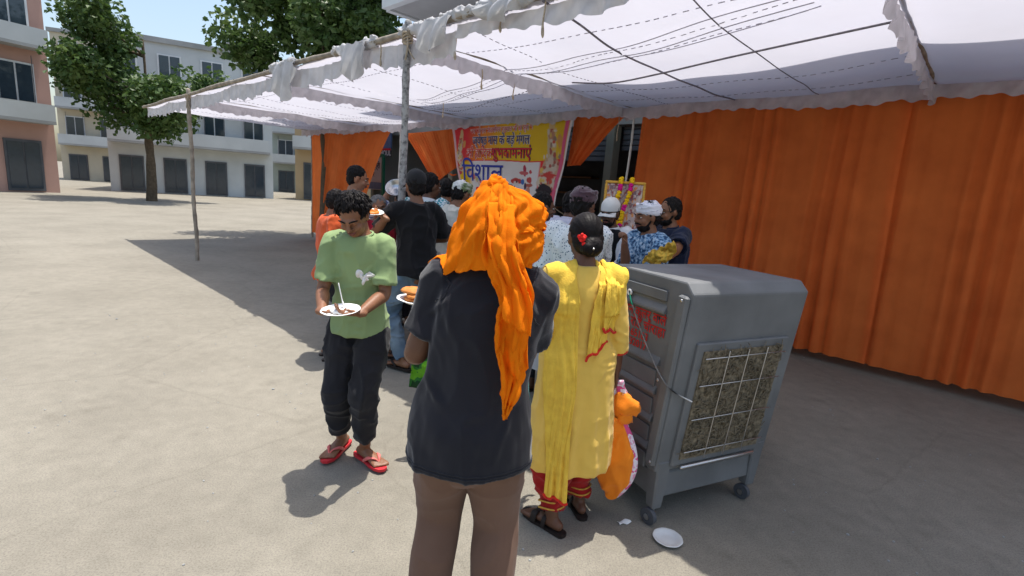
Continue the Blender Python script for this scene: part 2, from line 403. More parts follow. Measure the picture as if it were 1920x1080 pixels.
        if solid:
            q = o.modifiers.new('t', 'SOLIDIFY'); q.thickness = solid; q.offset = 0
            dg = bpy.context.evaluated_depsgraph_get(); dg.update()
            nm = bpy.data.meshes.new_from_object(o.evaluated_get(dg)); o.modifiers.clear(); o.data = nm
            bpy.data.meshes.remove(me); me = nm; me.name = name
        me.polygons.foreach_set('use_smooth', [bool(smooth)] * len(me.polygons))
        if parent is not None: o.parent = parent
        if loc is not None: o.location = loc
        return o

def bvh_of(*obs):
    vs, fs = [], []
    for o in obs:
        k = len(vs); vs += [tuple(v.co) for v in o.data.vertices]; fs += [tuple(i + k for i in p.vertices) for p in o.data.polygons]
    return BVHTree.FromPolygons(vs, fs)
def keep_outside(bvh, off, then=None, rel=2):
    """lift sheet vertices that sink into what they lie on"""
    def fn(co, no):
        if then is not None: co = then(co, no)
        out = co.copy()
        for i, p in enumerate(co):
            l, n, _, d = bvh.find_nearest(Vector(p))
            if l is None: continue
            sg = (Vector(p) - l).dot(n)
            if sg < off and d < .12: out[i] = np.array(l + n * off)
        return out
    return fn

def thing(name, label, cat, loc=(0, 0, 0), rz=0.0, group=None):
    o = bpy.data.objects.new(name, None); COL.objects.link(o); o.location = loc; o.rotation_euler = (0, 0, rz)
    o.empty_display_size = 0.1
    return tag(o, label, cat, group)
def tag(o, label, cat, group=None):
    o['label'] = label; o['category'] = cat
    if group: o['group'] = group
    return o
def structure(o): o['kind'] = 'structure'; return o

def text_mesh(body, size, bold=0.0, align='CENTER'):
    cu = bpy.data.curves.new('lettering', 'FONT'); cu.body = body; cu.size = size; cu.align_x = align; cu.align_y = 'CENTER'
    cu.offset = bold; cu.resolution_u = 3; cu.fill_mode = 'BOTH'
    o = bpy.data.objects.new('lettering', cu); COL.objects.link(o)
    dg = bpy.context.evaluated_depsgraph_get(); dg.update()
    me = bpy.data.meshes.new_from_object(o.evaluated_get(dg)); bpy.data.objects.remove(o)
    return me
def lettering(body, size, m, place, parent, bold=0.0, fit=None, name='lettering', align='CENTER'):
    """place(x, y) -> 3D point in the parent's space; fit = width the line is stretched to"""
    me = text_mesh(body, size, bold, align)
    n = len(me.vertices); co = np.empty(n * 3); me.vertices.foreach_get('co', co); co = co.reshape(-1, 3)
    if fit and n:
        wd = co[:, 0].max() - co[:, 0].min(); 
        co[:, 0] = (co[:, 0] - (co[:, 0].max() + co[:, 0].min()) / 2) * (fit / max(wd, 1e-6))
    pts = np.array([place(a, b) for a, b, _ in co]) if n else co
    me.vertices.foreach_set('co', pts.astype(np.float32).ravel()); me.update()
    me.materials.clear(); me.materials.append(m); me.name = name
    o = bpy.data.objects.new(name, me); COL.objects.link(o)
    if parent is not None: o.parent = parent
    return o

# the tent stands turned 43 degrees to the view: u runs along its front rail, v goes back into it
TENT_O = V(-1.03, 4.54); _a = radians(-43)
TU = V(cos(_a), sin(_a)); TV = V(-sin(_a), cos(_a))
def T(u, v, z): q = TENT_O + TU * u + TV * v; return V(q[0], q[1], z)
TROT = rotz(_a)

# ------------------------------------------------------------------ ground
def ground():
    m = bpy.data.materials.new('worn_concrete_road'); m.use_nodes = True
    nt = m.node_tree; b = nt.nodes['Principled BSDF']; L = nt.links.new
    tc = _n(nt, 'ShaderNodeTexCoord')
    def noise(scale, detail=6, rough=0.6):
        t = _n(nt, 'ShaderNodeTexNoise'); t.inputs['Scale'].default_value = scale; t.inputs['Detail'].default_value = detail
        t.inputs['Roughness'].default_value = rough; L(tc.outputs['Object'], t.inputs['Vector']); return t
    def ramp(src, a, ca, bb, cb):
        r = _n(nt, 'ShaderNodeValToRGB'); r.color_ramp.elements[0].position = a; r.color_ramp.elements[0].color = (*ca, 1)
        r.color_ramp.elements[1].position = bb; r.color_ramp.elements[1].color = (*cb, 1); L(src, r.inputs['Fac']); return r
    def mix(a, c, fac, mode='MULTIPLY'):
        x = _n(nt, 'ShaderNodeMixRGB'); x.blend_type = mode; x.inputs[0].default_value = fac; L(a, x.inputs[1]); L(c, x.inputs[2]); return x.outputs[0]
    big = ramp(noise(0.7, 5).outputs['Fac'], 0.3, (.225, .208, .172), 0.7, (.295, .274, .228))
    mid = ramp(noise(9, 6, .7).outputs['Fac'], 0.25, (.80, .80, .80), 0.7, (1.05, 1.05, 1.05))
    grit = ramp(noise(120, 3, .85).outputs['Fac'], 0.32, (.50, .50, .52), 0.55, (1.08, 1.07, 1.05))
    vor = _n(nt, 'ShaderNodeTexVoronoi'); vor.inputs['Scale'].default_value = 75; L(tc.outputs['Object'], vor.inputs['Vector'])
    peb = ramp(vor.outputs['Distance'], 0.08, (.55, .55, .56), 0.16, (1, 1, 1))
    stain = ramp(noise(2.3, 8, .75).outputs['Fac'], 0.56, (1, 1, 1), 0.72, (.72, .71, .70))
    c = mix(big.outputs[0], mid.outputs[0], 0.9); c = mix(c, grit.outputs[0], 0.7); c = mix(c, peb.outputs[0], 0.35); c = mix(c, stain.outputs[0], 0.6)
    vc = _n(nt, 'ShaderNodeTexVoronoi'); vc.feature = 'DISTANCE_TO_EDGE'; vc.inputs['Scale'].default_value = .55
    wv = _n(nt, 'ShaderNodeMixRGB'); wv.inputs[0].default_value = .12; L(tc.outputs['Object'], wv.inputs[1]); L(noise(3, 6, .7).outputs['Color'], wv.inputs[2]); L(wv.outputs[0], vc.inputs['Vector'])
    crk = ramp(vc.outputs['Distance'], .001, (.55, .54, .52), .006, (1, 1, 1)); c = mix(c, crk.outputs[0], .22)
    L(c, b.inputs['Base Color']); b.inputs['Roughness'].default_value = 0.95; b.inputs['Specular IOR Level'].default_value = 0.15
    bp = _n(nt, 'ShaderNodeBump'); bp.inputs['Strength'].default_value = 0.5; bp.inputs['Distance'].default_value = 0.006
    L(noise(140, 4, .8).outputs['Fac'], bp.inputs['Height']); L(bp.outputs[0], b.inputs['Normal'])
    mb = MB(); mb.sheet(lambda a, c_: V((a - .5) * 1200, (c_ - .3) * 1200, 0), 24, 24)
    structure(mb.build('ground', m, smooth=False))
    rnd = random.Random(12); pb = MB()
    for i in range(520):
        x, y = rnd.uniform(-4.5, 3.5), rnd.uniform(1.2, 7.5) ; r = rnd.uniform(.002, .007) * (1 if rnd.random() < .93 else 1.8)
        pb.ell((x, y, r * .4), (r, r * rnd.uniform(.6, 1), r * .6), rotz(rnd.uniform(0, 3)), 6, 4)
    g = pb.build('gravel', M['concrete'], smooth=False); g['kind'] = 'stuff'; g['label'] = 'loose grit scattered over the concrete road'; g['category'] = 'gravel'
ground()

# ------------------------------------------------------------------ the shop building behind the tent
def building():
    b = thing('shop_building', 'grey plastered shop building with a projecting upper slab behind the tent', 'building', tuple(T(0, 5.2, 0)), _a)
    # local frame: x along u, y along v (0 at the facade line)
    def part(name, c, size, m, bev=0.0, parent=b):
        return MB().box(c, size, bev=bev).build(name, m, parent, smooth=False)
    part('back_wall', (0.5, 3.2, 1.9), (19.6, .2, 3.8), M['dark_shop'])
    part('side_wall', (-9.2, 1.6, 1.9), (.25, 3.0, 3.8), M['concrete'])
    part('side_wall', (10.2, 1.6, 1.9), (.25, 3.0, 3.8), M['concrete'])
    part('shop_floor', (0.5, 1.55, 0.09), (19.1, 3.0, .18), M['concrete'])
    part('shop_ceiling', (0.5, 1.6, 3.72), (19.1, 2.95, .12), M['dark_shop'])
    part('lintel', (0.5, .12, 3.35), (19.2, .26, .9), M['concrete'])
    for x in (-9.05, -5.6, -3.35, -1.24, 1.6, 4.6, 7.6, 10.05):
        part('pillar', (x, .0, 1.45), (.16, .22, 2.9), M['pillar_paint'], .01)
    # rolled shutters half way down between the pillars
    for x0, x1, zb in ((-5.5, -3.45, 1.95), (-3.25, -1.34, 2.3), (-1.14, 1.5, 2.45), (1.7, 4.5, 1.2), (4.7, 7.5, .3), (7.7, 9.95, .3)):
        sh = thing_part = bpy.data.objects.new('shutter', None); COL.objects.link(sh); sh.parent = b
        z = 2.88; 
        slat = None
        while z > zb:
            if slat is None:
                slat = MB().box((0, 0, 0), (x1 - x0, .03, .088), bev=.012).build('slat', M['shutter'], sh, smooth=False); o = slat
            else:
                o = slat.copy(); COL.objects.link(o)
            o.location = ((x0 + x1) / 2, .16, z); z -= .092
    # counters and shelves deep in the shops
    for x in (-4.4, -2.2, .3, 2.9):
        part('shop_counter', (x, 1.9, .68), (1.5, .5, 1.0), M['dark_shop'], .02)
        for z in (1.3, 1.7, 2.1): part('shelf', (x, 2.9, z), (1.7, .35, .04), M['wood'])
    # projecting first floor slab, fascia and the storey above
    part('floor_slab', (3.05, -1.07, 4.70), (14.9, 3.04, .18), M['concrete'])
    part('fascia', (3.05, -2.66, 4.98), (15.0, .12, .80), M['plaster_light'])
    part('end_fascia', (-4.47, -1.07, 4.98), (.12, 3.02, .80), M['plaster_light'])
    part('first_floor_wall', (.5, .15, 4.20), (19.0, .22, .80), M['concrete'])
    part('upper_wall', (3.05, .30, 7.2), (14.9, .22, 4.6), M['plaster_light'])
    part('roof_slab', (3.0, 1.2, 9.61), (15.2, 3.6, .2), M['concrete'])
    part('lower_roof', (-6.9, 1.7, 4.68), (4.8, 3.4, .16), M['concrete'])
    part('upper_side_wall', (-4.3, 1.9, 7.2), (.22, 2.95, 4.6), M['concrete'])
    part('down_pipe', (-4.05, -.02, 4.2), (.07, .07, .80), M['cooler_dark'])
    for x in (-3.3, -2.2, -1.1):   # windows just over the canopy
        wdw = part('window', (x, .00, 4.2), (.8, .1, .56), M['frame_white'])
        part('pane', (x, -.06, 4.2), (.68, .03, .46), M['glass'], parent=wdw)
        part('window_hood', (x, -.12, 4.52), (1.0, .3, .05), M['wood'])
    for x in (-3.0, -.8, 1.4, 3.6, 6, 8.5):
        wdw = part('window', (x, .16, 7.2), (1.2, .1, 1.4), M['frame_white'])
        for k in (-.29, .29): part('pane', (x + k, .095, 7.2), (.5, .03, 1.26), M['glass'], parent=wdw)
    return b
building()

def shop_signs():
    # two boards seen through the gap between the curtains
    s = thing('blue_sign_board', 'faded blue shop board with red stripe and white capital letters', 'sign', tuple(T(-8.62, 5.0, 0)), _a)
    MB().box((0, 0, 2.78), (1.3, .04, .52)).build('board', M['sign_blue'], s, smooth=False)
    MB().box((0, -.03, 2.50), (1.3, .02, .05)).build('stripe', M['red_ink'], s, smooth=False)
    MB().box((0, -.004, 2.395), (1.3, .03, .16)).build('letter_strip', M['shutter'], s, smooth=False)
    lettering('HOUL', .19, M['white_ink'], lambda x, y: V(.42 + x, -.03, 2.40 + y), s, .004)
    lettering('STORE', .12, M['sign_grey'], lambda x, y: V(.25 + x, -.03, 2.85 + y), s)
    g = thing('green_framed_board', 'pale grey notice board with green pipe frame and dark lettering', 'sign', tuple(T(-8.62, 4.8, 0)), _a)
    MB().box((0, 0, 1.85), (1.1, .03, .85)).build('board', M['sign_grey'], g, smooth=False)
    MB().box((0, -.01, 2.325), (1.26, .06, .07)).build('frame', M['sign_green'], g, smooth=False)
    for x in (-.60, .60): MB().box((x, 0, 1.14), (.08, .06, 2.28)).build('post', M['sign_green'], g, smooth=False)
    lettering('शास्त्री', .20, M['black_ink'], lambda x, y: V(.18 + x, -.022, 2.05 + y), g, .004)
    lettering('द्वार', .17, M['black_ink'], lambda x, y: V(.05 + x, -.022, 1.82 + y), g, .004)
    MB().box((0, -.005, 1.53), (1.08, .03, .18)).build('blue_band', M['sign_blue'], g, smooth=False)
shop_signs()

# ------------------------------------------------------------------ tree by the end of the building
def tree(loc, h, cr_, nleaf, label, seed=1, leaf=.085):
    rnd = random.Random(seed)
    t = thing('broadleaf_tree', label, 'tree', loc)
    mb = MB(); 
    mb.ctube([(0, 0, -.1, .22), (.05, .05, h * .2, .17), (-.05, .1, h * .42, .13), (.1, .0, h * .62, .08), (.05, .05, h * .85, .03)], n=10)
    tips = []
    for i in range(13):
        a = rnd.uniform(0, 2 * pi); z = h * rnd.uniform(.36, .8); ln = cr_ * rnd.uniform(.55, 1.0) * (1.1 - .5 * abs(z / h - .6))
        e = V(cos(a) * ln, sin(a) * ln, z + rnd.uniform(.1, .22) * h)
        mid = V(cos(a) * ln * .45, sin(a) * ln * .45, z + .05 * h)
        mb.ctube([(0, 0, z, .07), (*mid, .045), (*e, .012)], n=6); tips += [e, mid, e * .75 + mid * .25, (e + mid) / 2 + V(rnd.uniform(-.4, .4), rnd.uniform(-.4, .4), .3)]
    mb.build('trunk', M['bark'], t, disp=fold_disp([(.02, (5, 5, 2), True, 3)]))
    clumps = [(p, rnd.uniform(.35, .75) * cr_ * .48) for p in tips]
    vs = []; fs = []
    for i in range(nleaf):
        c, r = clumps[rnd.randrange(len(clumps))]
        d = nrm(V(rnd.gauss(0, 1), rnd.gauss(0, 1), rnd.gauss(0, .8))); p = c + d * r * rnd.uniform(.25, 1.05) ** .6
        ax = nrm(V(rnd.gauss(0, 1), rnd.gauss(0, 1), rnd.gauss(-.5, .7))); sd = nrm(np.cross(ax, V(rnd.gauss(0, 1), rnd.gauss(0, 1), rnd.gauss(0, 1))))
        L = leaf * rnd.uniform(.7, 1.4); W = L * .34; up = np.cross(ax, sd) * L * .12
        k = len(vs); vs += [p, p + ax * L * .5 + sd * W + up, p + ax * L, p + ax * L * .5 - sd * W + up]
        fs += [(k, k + 1, k + 2), (k, k + 2, k + 3)]
    m = MB(); m.v = [tuple(map(float, q)) for q in vs]; m.f = fs; m.mi = [0] * len(fs)
    m.build('crown', M['leaf'], t, smooth=False)
tree((-5.1, 13.4, 0), 8.4, 2.5, 30000, 'leafy green tree with a dense crown beside the shop building', 4, .15)
tree((-17.5, 24.0, 0), 8.5, 3.2, 16000, 'tall green tree at the far end of the street', 9, .22)

# ------------------------------------------------------------------ houses along the street beyond the tent
def house(loc, rz, w_, d_, h_, m, label, floors=3, bays=4):
    b = thing('street_house', label, 'building', loc, rz)
    MB().box((0, d_ / 2, h_ / 2), (w_, d_, h_)).build('wall', m, b, smooth=False)
    MB().box((0, d_ / 2, h_ + .15), (w_ + .3, d_ + .3, .3)).build('parapet', M['concrete'], b, smooth=False)
    fh = h_ / floors
    tk = MB(); tk.ctube([(w_ * .25, d_ * .5, h_ + .3, .62), (w_ * .25, d_ * .5, h_ + .5, .66), (w_ * .25, d_ * .5, h_ + 1.3, .66), (w_ * .25, d_ * .5, h_ + 1.5, .35)], 3, n=20, rnd=False); tk.build('water_tank', M['cooler_dark'], b)
    for i in range(bays * 2):
        MB().tube([(-w_ / 2 + (i + .5) * w_ / bays / 2, -.1, fh * 1.02), (-w_ / 2 + (i + .5) * w_ / bays / 2, -.1, fh * 1.9)], .015, n=6).build('grille_bar', M['shutter'], b)
    for k in range(1, floors):
        MB().box((0, -.45, k * fh), (w_ * .96, .9, .14)).build('balcony_slab', M['concrete'], b, smooth=False)
        MB().box((0, -.86, k * fh + .45), (w_ * .96, .06, .75)).build('balcony_front', M['plaster_light'], b, smooth=False)
    for k in range(floors):
        for i in range(bays):
            x = -w_ / 2 + (i + .5) * w_ / bays
            hh = fh * .55 if k else fh * .72
            z = k * fh + (fh * .52 if k else fh * .38)
            q = MB().box((x, -.02, z), (w_ / bays * .55, .1, hh)).build('window', M['frame_white'] if k else M['shutter'], b, smooth=False)
            for s_ in (-1, 1):
                MB().box((x + s_ * w_ / bays * .125, -.08, z), (w_ / bays * .22, .04, hh * .9)).build('pane', M['glass'], q, smooth=False)
house((-21, 33, 0), radians(28), 9, 8, 9.0, M['plaster_light'], 'pale three storey house with long balconies at the street end')
house((-12.2, 37, 0), radians(4), 8, 8, 7.2, mat('ochre_plaster', (.46, .34, .20), var=.1, vscale=.6), 'ochre plastered house with balconies down the street', 2, 3)
house((-25.5, 21.0, 0), radians(62), 10, 8, 10.0, mat('rose_plaster', (.45, .28, .23), var=.1, vscale=.6), 'rose coloured three storey house facing the road', 3, 4)

house((-34, 46, 0), radians(20), 12, 9, 12.0, mat('cream_plaster', (.52, .47, .36), var=.12, vscale=.6, detail=8), 'tall cream four storey block far behind the other houses', 4, 5)
house((-19.5, 52, 0), radians(8), 11, 8, 8.6, mat('grey_green_plaster', (.34, .39, .36), var=.12, vscale=.6, detail=8), 'grey green house seen between the nearer houses', 3, 4)
house((-5.2, 46, 0), radians(-4), 12, 8, 9.5, mat('pale_blue_plaster', (.40, .45, .52), var=.12, vscale=.6, detail=8), 'pale blue house beyond the end of the tent', 3, 4)
# ------------------------------------------------------------------ the tent
U0, U1, VD, ZT = -9.75, 6.5, 3.65, 2.85
SEAMS = (-9.75, -6.5, -3.2, 0.02, 3.25, 6.5)
def roof_z(u, v):
    k = 0
    while k < len(SEAMS) - 2 and u > SEAMS[k + 1]: k += 1
    a = (u - SEAMS[k]) / (SEAMS[k + 1] - SEAMS[k]); b = v / VD
    z = ZT - .09 * sin(pi * max(0, min(1, a))) ** .8 * sin(pi * max(0, min(1, b))) ** .7
    z += .010 * sin(u * 5.1 + 2 * sin(v * 1.7)) * sin(pi * b) + .006 * sin(v * 9 + 1.5 * sin(u * 3))
    # bundled slack running along the tent
    vf = 1.18 - .20 * (u - .6) if -2.2 < u < 3 else 1.2
    dd = (v - vf) / .16
    if abs(dd) < 2.2 and -2.4 < u < 3.0:
        z -= .030 * math.exp(-dd * dd) + .012 * math.exp(-dd * dd * .6) * cos(dd * 9)
    return z

def tent():
    t = thing('cloth_tent', 'white cloth canopy tent with frilled valances on wooden rails', 'canopy', tuple(T(0, 0, 0)), _a)
    def sheet(name, fn, nu, nv, m, solid=0.0):
        return MB().sheet(fn, nu, nv).build(name, m, t, solid=solid)
    for k in range(5):
        a, b = SEAMS[k], SEAMS[k + 1]
        nu = 110 if k in (2, 3) else 50
        sheet('roof_cloth', lambda s, q: V(a + (b - a) * s, VD * q, roof_z(a + (b - a) * s, VD * q) + .004), nu, 80, M['canopy'])
    # stitched ropes under the cloth
    def rope(pts, r, m=M['rope'], name='stitched_rope', dash=False):
        if not dash:
            mb = MB(); mb.tube(cr(pts, 6), r, n=5); mb.build(name, m, t); return
        A = cr(pts, 8); L = np.concatenate([[0], np.cumsum(np.linalg.norm(np.diff(A, axis=0), axis=1))])
        mb = MB(); s_ = 0
        while s_ < L[-1] - .05:
            e = s_ + random.uniform(.028, .045)
            p = [np.array([np.interp(x, L, A[:, i]) for i in range(3)]) for x in (s_, (s_ + e) / 2, e)]
            mb.tube(p, r, n=4, rnd=False); s_ = e + random.uniform(.025, .045)
        o = mb.build(name, m, t); o['kind'] = 'stuff'
    def along_v(u, v0, v1, dz=-.006, du=0.0):
        return [(u + du * (v - v0) + .02 * sin(v * 2.3 + u), v, roof_z(u, v) + dz) for v in np.linspace(v0, v1, 10)]
    def along_u(v, u0, u1, dz=-.006):
        return [(u, v + .03 * sin(u * 1.9 + v), roof_z(u, v) + dz) for u in np.linspace(u0, u1, 14)]
    grey = mat('faded_stitching', (.40, .39, .46), var=.2); dkg = mat('grey_rope', (.20, .19, .22), var=.3, vscale=30)
    for u in (-8.2, -7.4, -5.6, -4.8, -4.0, -2.4, -1.2, .65):
        rope(along_v(u, .05, VD - .05), .0030, dkg if u in (-1.2, .65, -5.6) else grey, dash=True)
    for u in (1.5, 2.35, 4.2, 5.3): rope(along_v(u, -.02, VD - .05, -.012), .008 if u == 1.5 else .0045, dkg)
    for v in (.55, 2.35, 3.0):
        rope(along_u(v, -3.1, -.05), .0032, grey, dash=True); rope(along_u(v, -6.4, -3.3), .0032, grey, dash=True); rope(along_u(v, .1, 3.2), .0034, grey, dash=True)
    rope([(u, 1.0 - .20 * (u - .6) + .7, roof_z(u, 1.7) - .03) for u in np.linspace(-2.9, .0, 8)], .005, dkg, dash=True)
    for off in (-.13, -.045, .02, .10, .17):
        rope([(u, 1.18 - .20 * (u - .6) + off + .015 * sin(u * 4 + off * 30), roof_z(u, 1.18 - .2 * (u - .6) + off) - .004) for u in np.linspace(-2.2, 2.9, 26)], .0035, grey, dash=off in (-.045, .10))
    rope([(.55, 1.6, 2.74), (1.0, 1.62, 2.70), (1.5, 1.55, 2.71), (2.2, 1.45, 2.75), (3.2, 1.3, 2.79)], .008, dkg, 'slack_cable')
    # frilled valances along the seams, the back and the front
    def valance(p0, p1, drop, name='valance', m=M['canopy_frill'], seed=0, pleat=26, sag=.03):
        p0, p1 = np.array(p0, float), np.array(p1, float); ln = np.linalg.norm(p1 - p0); n = int(ln * 55)
        d = nrm(p1 - p0); nn = V(-d[1], d[0], 0)
        def fn(s, q):
            x = s * ln
            ph = x * pleat + 1.4 * sin(x * 6.3 + seed) + .8 * sin(x * 13.7)
            amp = .006 + .016 * q
            dr = drop * (1 + .16 * sin(x * 3.1 + seed) + .10 * sin(x * 19 + seed * 2) * q + .06 * sin(x * 47))
            p = p0 + (p1 - p0) * s + nn * (amp * sin(ph) + .006 * sin(x * 41 + 5 * q)) + V(0, 0, -dr * q - sag * sin(pi * ((x * .55) % 1)))
            return p
        MB().sheet(fn, n, 6).build(name, m, t)
    for i, u in enumerate(SEAMS[1:-1]): valance((u, .05, ZT - .012), (u, VD - .02, ZT - .012), .135, seed=i)
    valance((U0, VD - .27, ZT - .012), (U1, VD - .27, ZT - .012), .13, seed=7)
    valance((U0, .03, ZT + .0), (.62, .03, ZT + .0), .17, seed=9, m=M['old_cloth'], sag=.05)
    valance((.62, .03, ZT + .0), (U1, .03, ZT + .0), .105, seed=4, m=M['old_cloth'], sag=.03)
    # rails
    def rail(pts, r, name='rail'):
        A = cr(pts, 8); MB().tube(A, [r * (1 + .08 * sin(i * 1.7)) for i in range(len(A))], n=10).build(name, M['bamboo'], t, disp=fold_disp([(.003, (30, 30, 30), False, 5)]))
    rail([(u, .0, ZT + .03 + .012 * sin(u * 2.2)) for u in np.linspace(U0 - .2, U1 + .2, 18)], .026, 'front_rail')
    rail([(u, VD + .04, ZT + .02 + .01 * sin(u * 1.7)) for u in np.linspace(U0 - .1, U1 + .1, 18)], .022, 'back_rail')
    for u in SEAMS[:-1]: rail([(u, v, ZT + .012) for v in np.linspace(0, VD, 6)], .014, 'cross_rail')
    # cloth rolled round the front rail
    for (a, b, r) in ((-2.9, -2.2, .05), (-1.30, -.98, .042), (-.72, -.50, .05), (-.10, .20, .045), (.14, .62, .035), (.62, 1.0, .04), (.98, 1.45, .058), (1.5, 2.4, .05), (2.6, 3.9, .05)):
        mb = MB(); A = [(u, .0, ZT + .045 + .012 * sin(u * 2.2)) for u in np.linspace(a, b, 9)]
        mb.tube(A, [(r * (.75 + .25 * sin(i * 2.1 + a * 9)), r * (.85 + .2 * sin(i * 1.3))) for i in range(9)], n=14)
        mb.build('rolled_cloth', M['old_cloth'], t, remesh=.008, sm=2, disp=fold_disp([(.010, (18, 30, 30), True, int(50 + a * 10)), (.005, (40, 60, 60), False, 3)]))
    # hanging swags over the front rail
    def swag(u0, u1, zb, seed, wid=.0, skew=0.0):
        def fn(s, q):
            x = u0 + (u1 - u0) * s; prof = (sin(pi * s)) ** .7
            dz = (ZT + .03 - zb) * q * (.22 + .78 * prof) ; 
            y = -.045 - .03 * sin(s * 17 + seed + 2.5 * q) * (.3 + q) - .02 * sin(pi * q)
            return V(x + skew * q * prof, y, ZT + .055 - dz + .008 * sin(s * 23 + q * 9))
        MB().sheet(fn, 40, 18).build('swag', M['old_cloth'], t)
    swag(.13, .62, 2.64, 1, skew=-.02); swag(-1.12, -.58, 2.53, 2, skew=.02); swag(.90, 1.36, 2.74, 5); swag(-2.8, -2.1, 2.45, 3)
    # loose strings
    for (u, v, z0, z1) in ((-.42, .0, 2.84, 2.66), (.60, .03, 2.80, 2.60), (1.10, .02, 2.86, 2.72), (1.52, .0, 2.90, 2.62), (.02, .85, 2.76, 2.58), (.02, 1.30, 2.74, 2.56), (-1.9, 1.9, 2.75, 2.56), (-.05, 3.45, 2.74, 2.40)):
        mb = MB(); mb.tube(cr([(u, v, z0), (u + .008, v, (z0 * 2 + z1) / 3), (u - .006, v + .004, (z0 + 2 * z1) / 3), (u + .004, v, z1)], 4), [.006] * 9 + [.009, .011, .011, .006], n=6); mb.build('loose_string', M['jute'], t)
    return t
tent()

def pole(u, v, label, tilt=(0, 0), m='bamboo', r=.030, lash=True, z1=ZT + .10):
    p = thing('tent_pole', label, 'pole', tuple(T(u, v, 0)), _a)
    pts = [(tilt[0] * (1 - z / z1) + .010 * sin(z * 3.1 + u), tilt[1] * (1 - z / z1) + .008 * sin(z * 4.3 + v), z) for z in np.linspace(0, z1, 12)]
    MB().tube(cr(pts, 3), [r * (1 + .10 * sin(i * 2.3)) for i in range(34)], n=10).build('shaft', M[m], p, disp=fold_disp([(.003, (40, 40, 12), False, 8)]))
    if lash:
        mb = MB()
        for k in range(5):
            z = z1 - .16 + k * .018
            mb.tube([(cos(a) * (r + .008), sin(a) * (r + .008), z + .012 * sin(a * 2 + k)) for a in np.linspace(0, 2 * pi, 13)], .009, n=6)
        mb.tube(cr([(.03, -.02, z1 - .12), (.06, -.04, z1 - .20), (.05, -.05, z1 - .30)], 4), .008, n=6)
        mb.tube(cr([(-.02, -.03, z1 - .10), (.08, -.03, z1 - .24), (.13, -.02, z1 - .30)], 4), .006, n=6)
        mb.build('lashing', M['jute'], p)
    return p
pole(0, 0, 'taped wooden tent pole lashed to the front rail beside the swag', (-.05, .0), 'pole_wrap', .032)
pole(.05, VD, 'slim grey pole where the two rear orange curtains part by the framed picture', (0, 0), 'frame_white', .016, False)
pole(-5.55, VD, 'thin pole in the gap in front of the blue sign board', (0, 0), 'frame_white', .018, False)
pole(-6.5, 0, 'wooden tent pole on the street side of the tent', (.03, 0), 'bamboo', .032)
pole(-9.7, VD, 'wooden tent pole at the street corner of the tent', (0, 0), 'bamboo', .028)

# ------------------------------------------------------------------ orange curtains
def curtain(label, top, bot, n_pleat, amp=.035, v=VD - .03, nu=130, nv=40, power=1.0, bow=0.0, hem=None, tie=None):
    """top / bot: (u0, z0, u1, z1) along the upper edge and the gathered lower edge"""
    c = thing('orange_curtain', label, 'curtain', tuple(T(0, v, 0)), _a, 'orange tent curtains')
    tu0, tz0, tu1, tz1 = top; bu0, bz0, bu1, bz1 = bot
    sd = n_pleat * .37
    def fn(s, q):
        g = q ** power
        u = (tu0 + (tu1 - tu0) * s) * (1 - g) + (bu0 + (bu1 - bu0) * s) * g
        z = (tz0 + (tz1 - tz0) * s) * (1 - q) + (bz0 + (bz1 - bz0) * s) * q
        z -= bow * sin(pi * s) * q
        u += .012 * sin(q * 6 + s * 9) * (1 - g)
        ph = 2 * pi * n_pleat * s + 1.1 * sin(s * 9 + sd) + .5 * sin(q * 2.5 + sd) 
        a = amp * (.55 + .45 * sin(s * 23 + sd)) * (.5 + .5 * q)
        return V(u, a * sin(ph) + .35 * a * sin(2.3 * ph + 3 * q) + .02 * sin(q * 3 + s * 4), z)
    MB().sheet(fn, nu, nv).build('cloth', M['orange_curtain'], c)
    if tie:
        u, z = tie
        mb = MB(); mb.tube([(u + .06 * cos(a), .05 * sin(a), z + .01 * sin(2 * a)) for a in np.linspace(0, 2 * pi, 17)], .014, n=8); mb.build('tie_band', M['orange_curtain'], c)
    return c
curtain('orange pleated curtain drawn back from the gap before the blue sign', (-9.7, 2.78, -5.8, 2.74), (-9.65, .15, -7.45, .15), 22, .04, power=.85)
curtain('orange pleated curtain gathered to a low point between pole and banner', (-5.36, 2.66, -3.72, 2.70), (-4.26, 1.66, -3.58, 2.02), 17, .028, power=1.0, tie=(-3.7, 1.86))
curtain('orange pleated curtain swept aside in a triangle next to the printed banner', (-.94, 2.80, .02, 2.80), (-1.00, 2.06, -.76, 2.08), 15, .026, power=.95)
curtain('long orange curtain hanging to the ground behind the framed picture', (.20, 2.83, 3.1, 2.80), (.06, .12, 3.15, .10), 21, .055, power=1.0)
curtain('long orange curtain closing the rear of the tent beyond the cooler', (3.06, 2.80, 6.45, 2.80), (3.12, .1, 6.4, .12), 24, .055)

# ------------------------------------------------------------------ printed banner
BAN_V = 3.48
def ban_uz(s, t):
    tl, tr, br, bl = (-3.64, 2.70), (-.845, 2.775), (-1.06, 1.42), (-3.25, 1.42)
    u = (tl[0] * (1 - s) + tr[0] * s) * (1 - t) + (bl[0] * (1 - s) + br[0] * s) * t
    z = (tl[1] * (1 - s) + tr[1] * s) * (1 - t) + (bl[1] * (1 - s) + br[1] * s) * t
    return u, z - .035 * sin(pi * s) * (1 - t) * .6
def ban_y(u, z):
    k = (u + 3.6) / 2.8; h = (2.75 - z)
    return .016 * sin(6 * k + 5 * h) + .012 * sin(13 * k - 7 * h + 1) + .007 * sin(25 * k + 4 * h) + .02 * sin(pi * k) * h

def smoothstep(x, a, b):
    t = np.clip((x - a) / (b - a), 0, 1); return t * t * (3 - 2 * t)

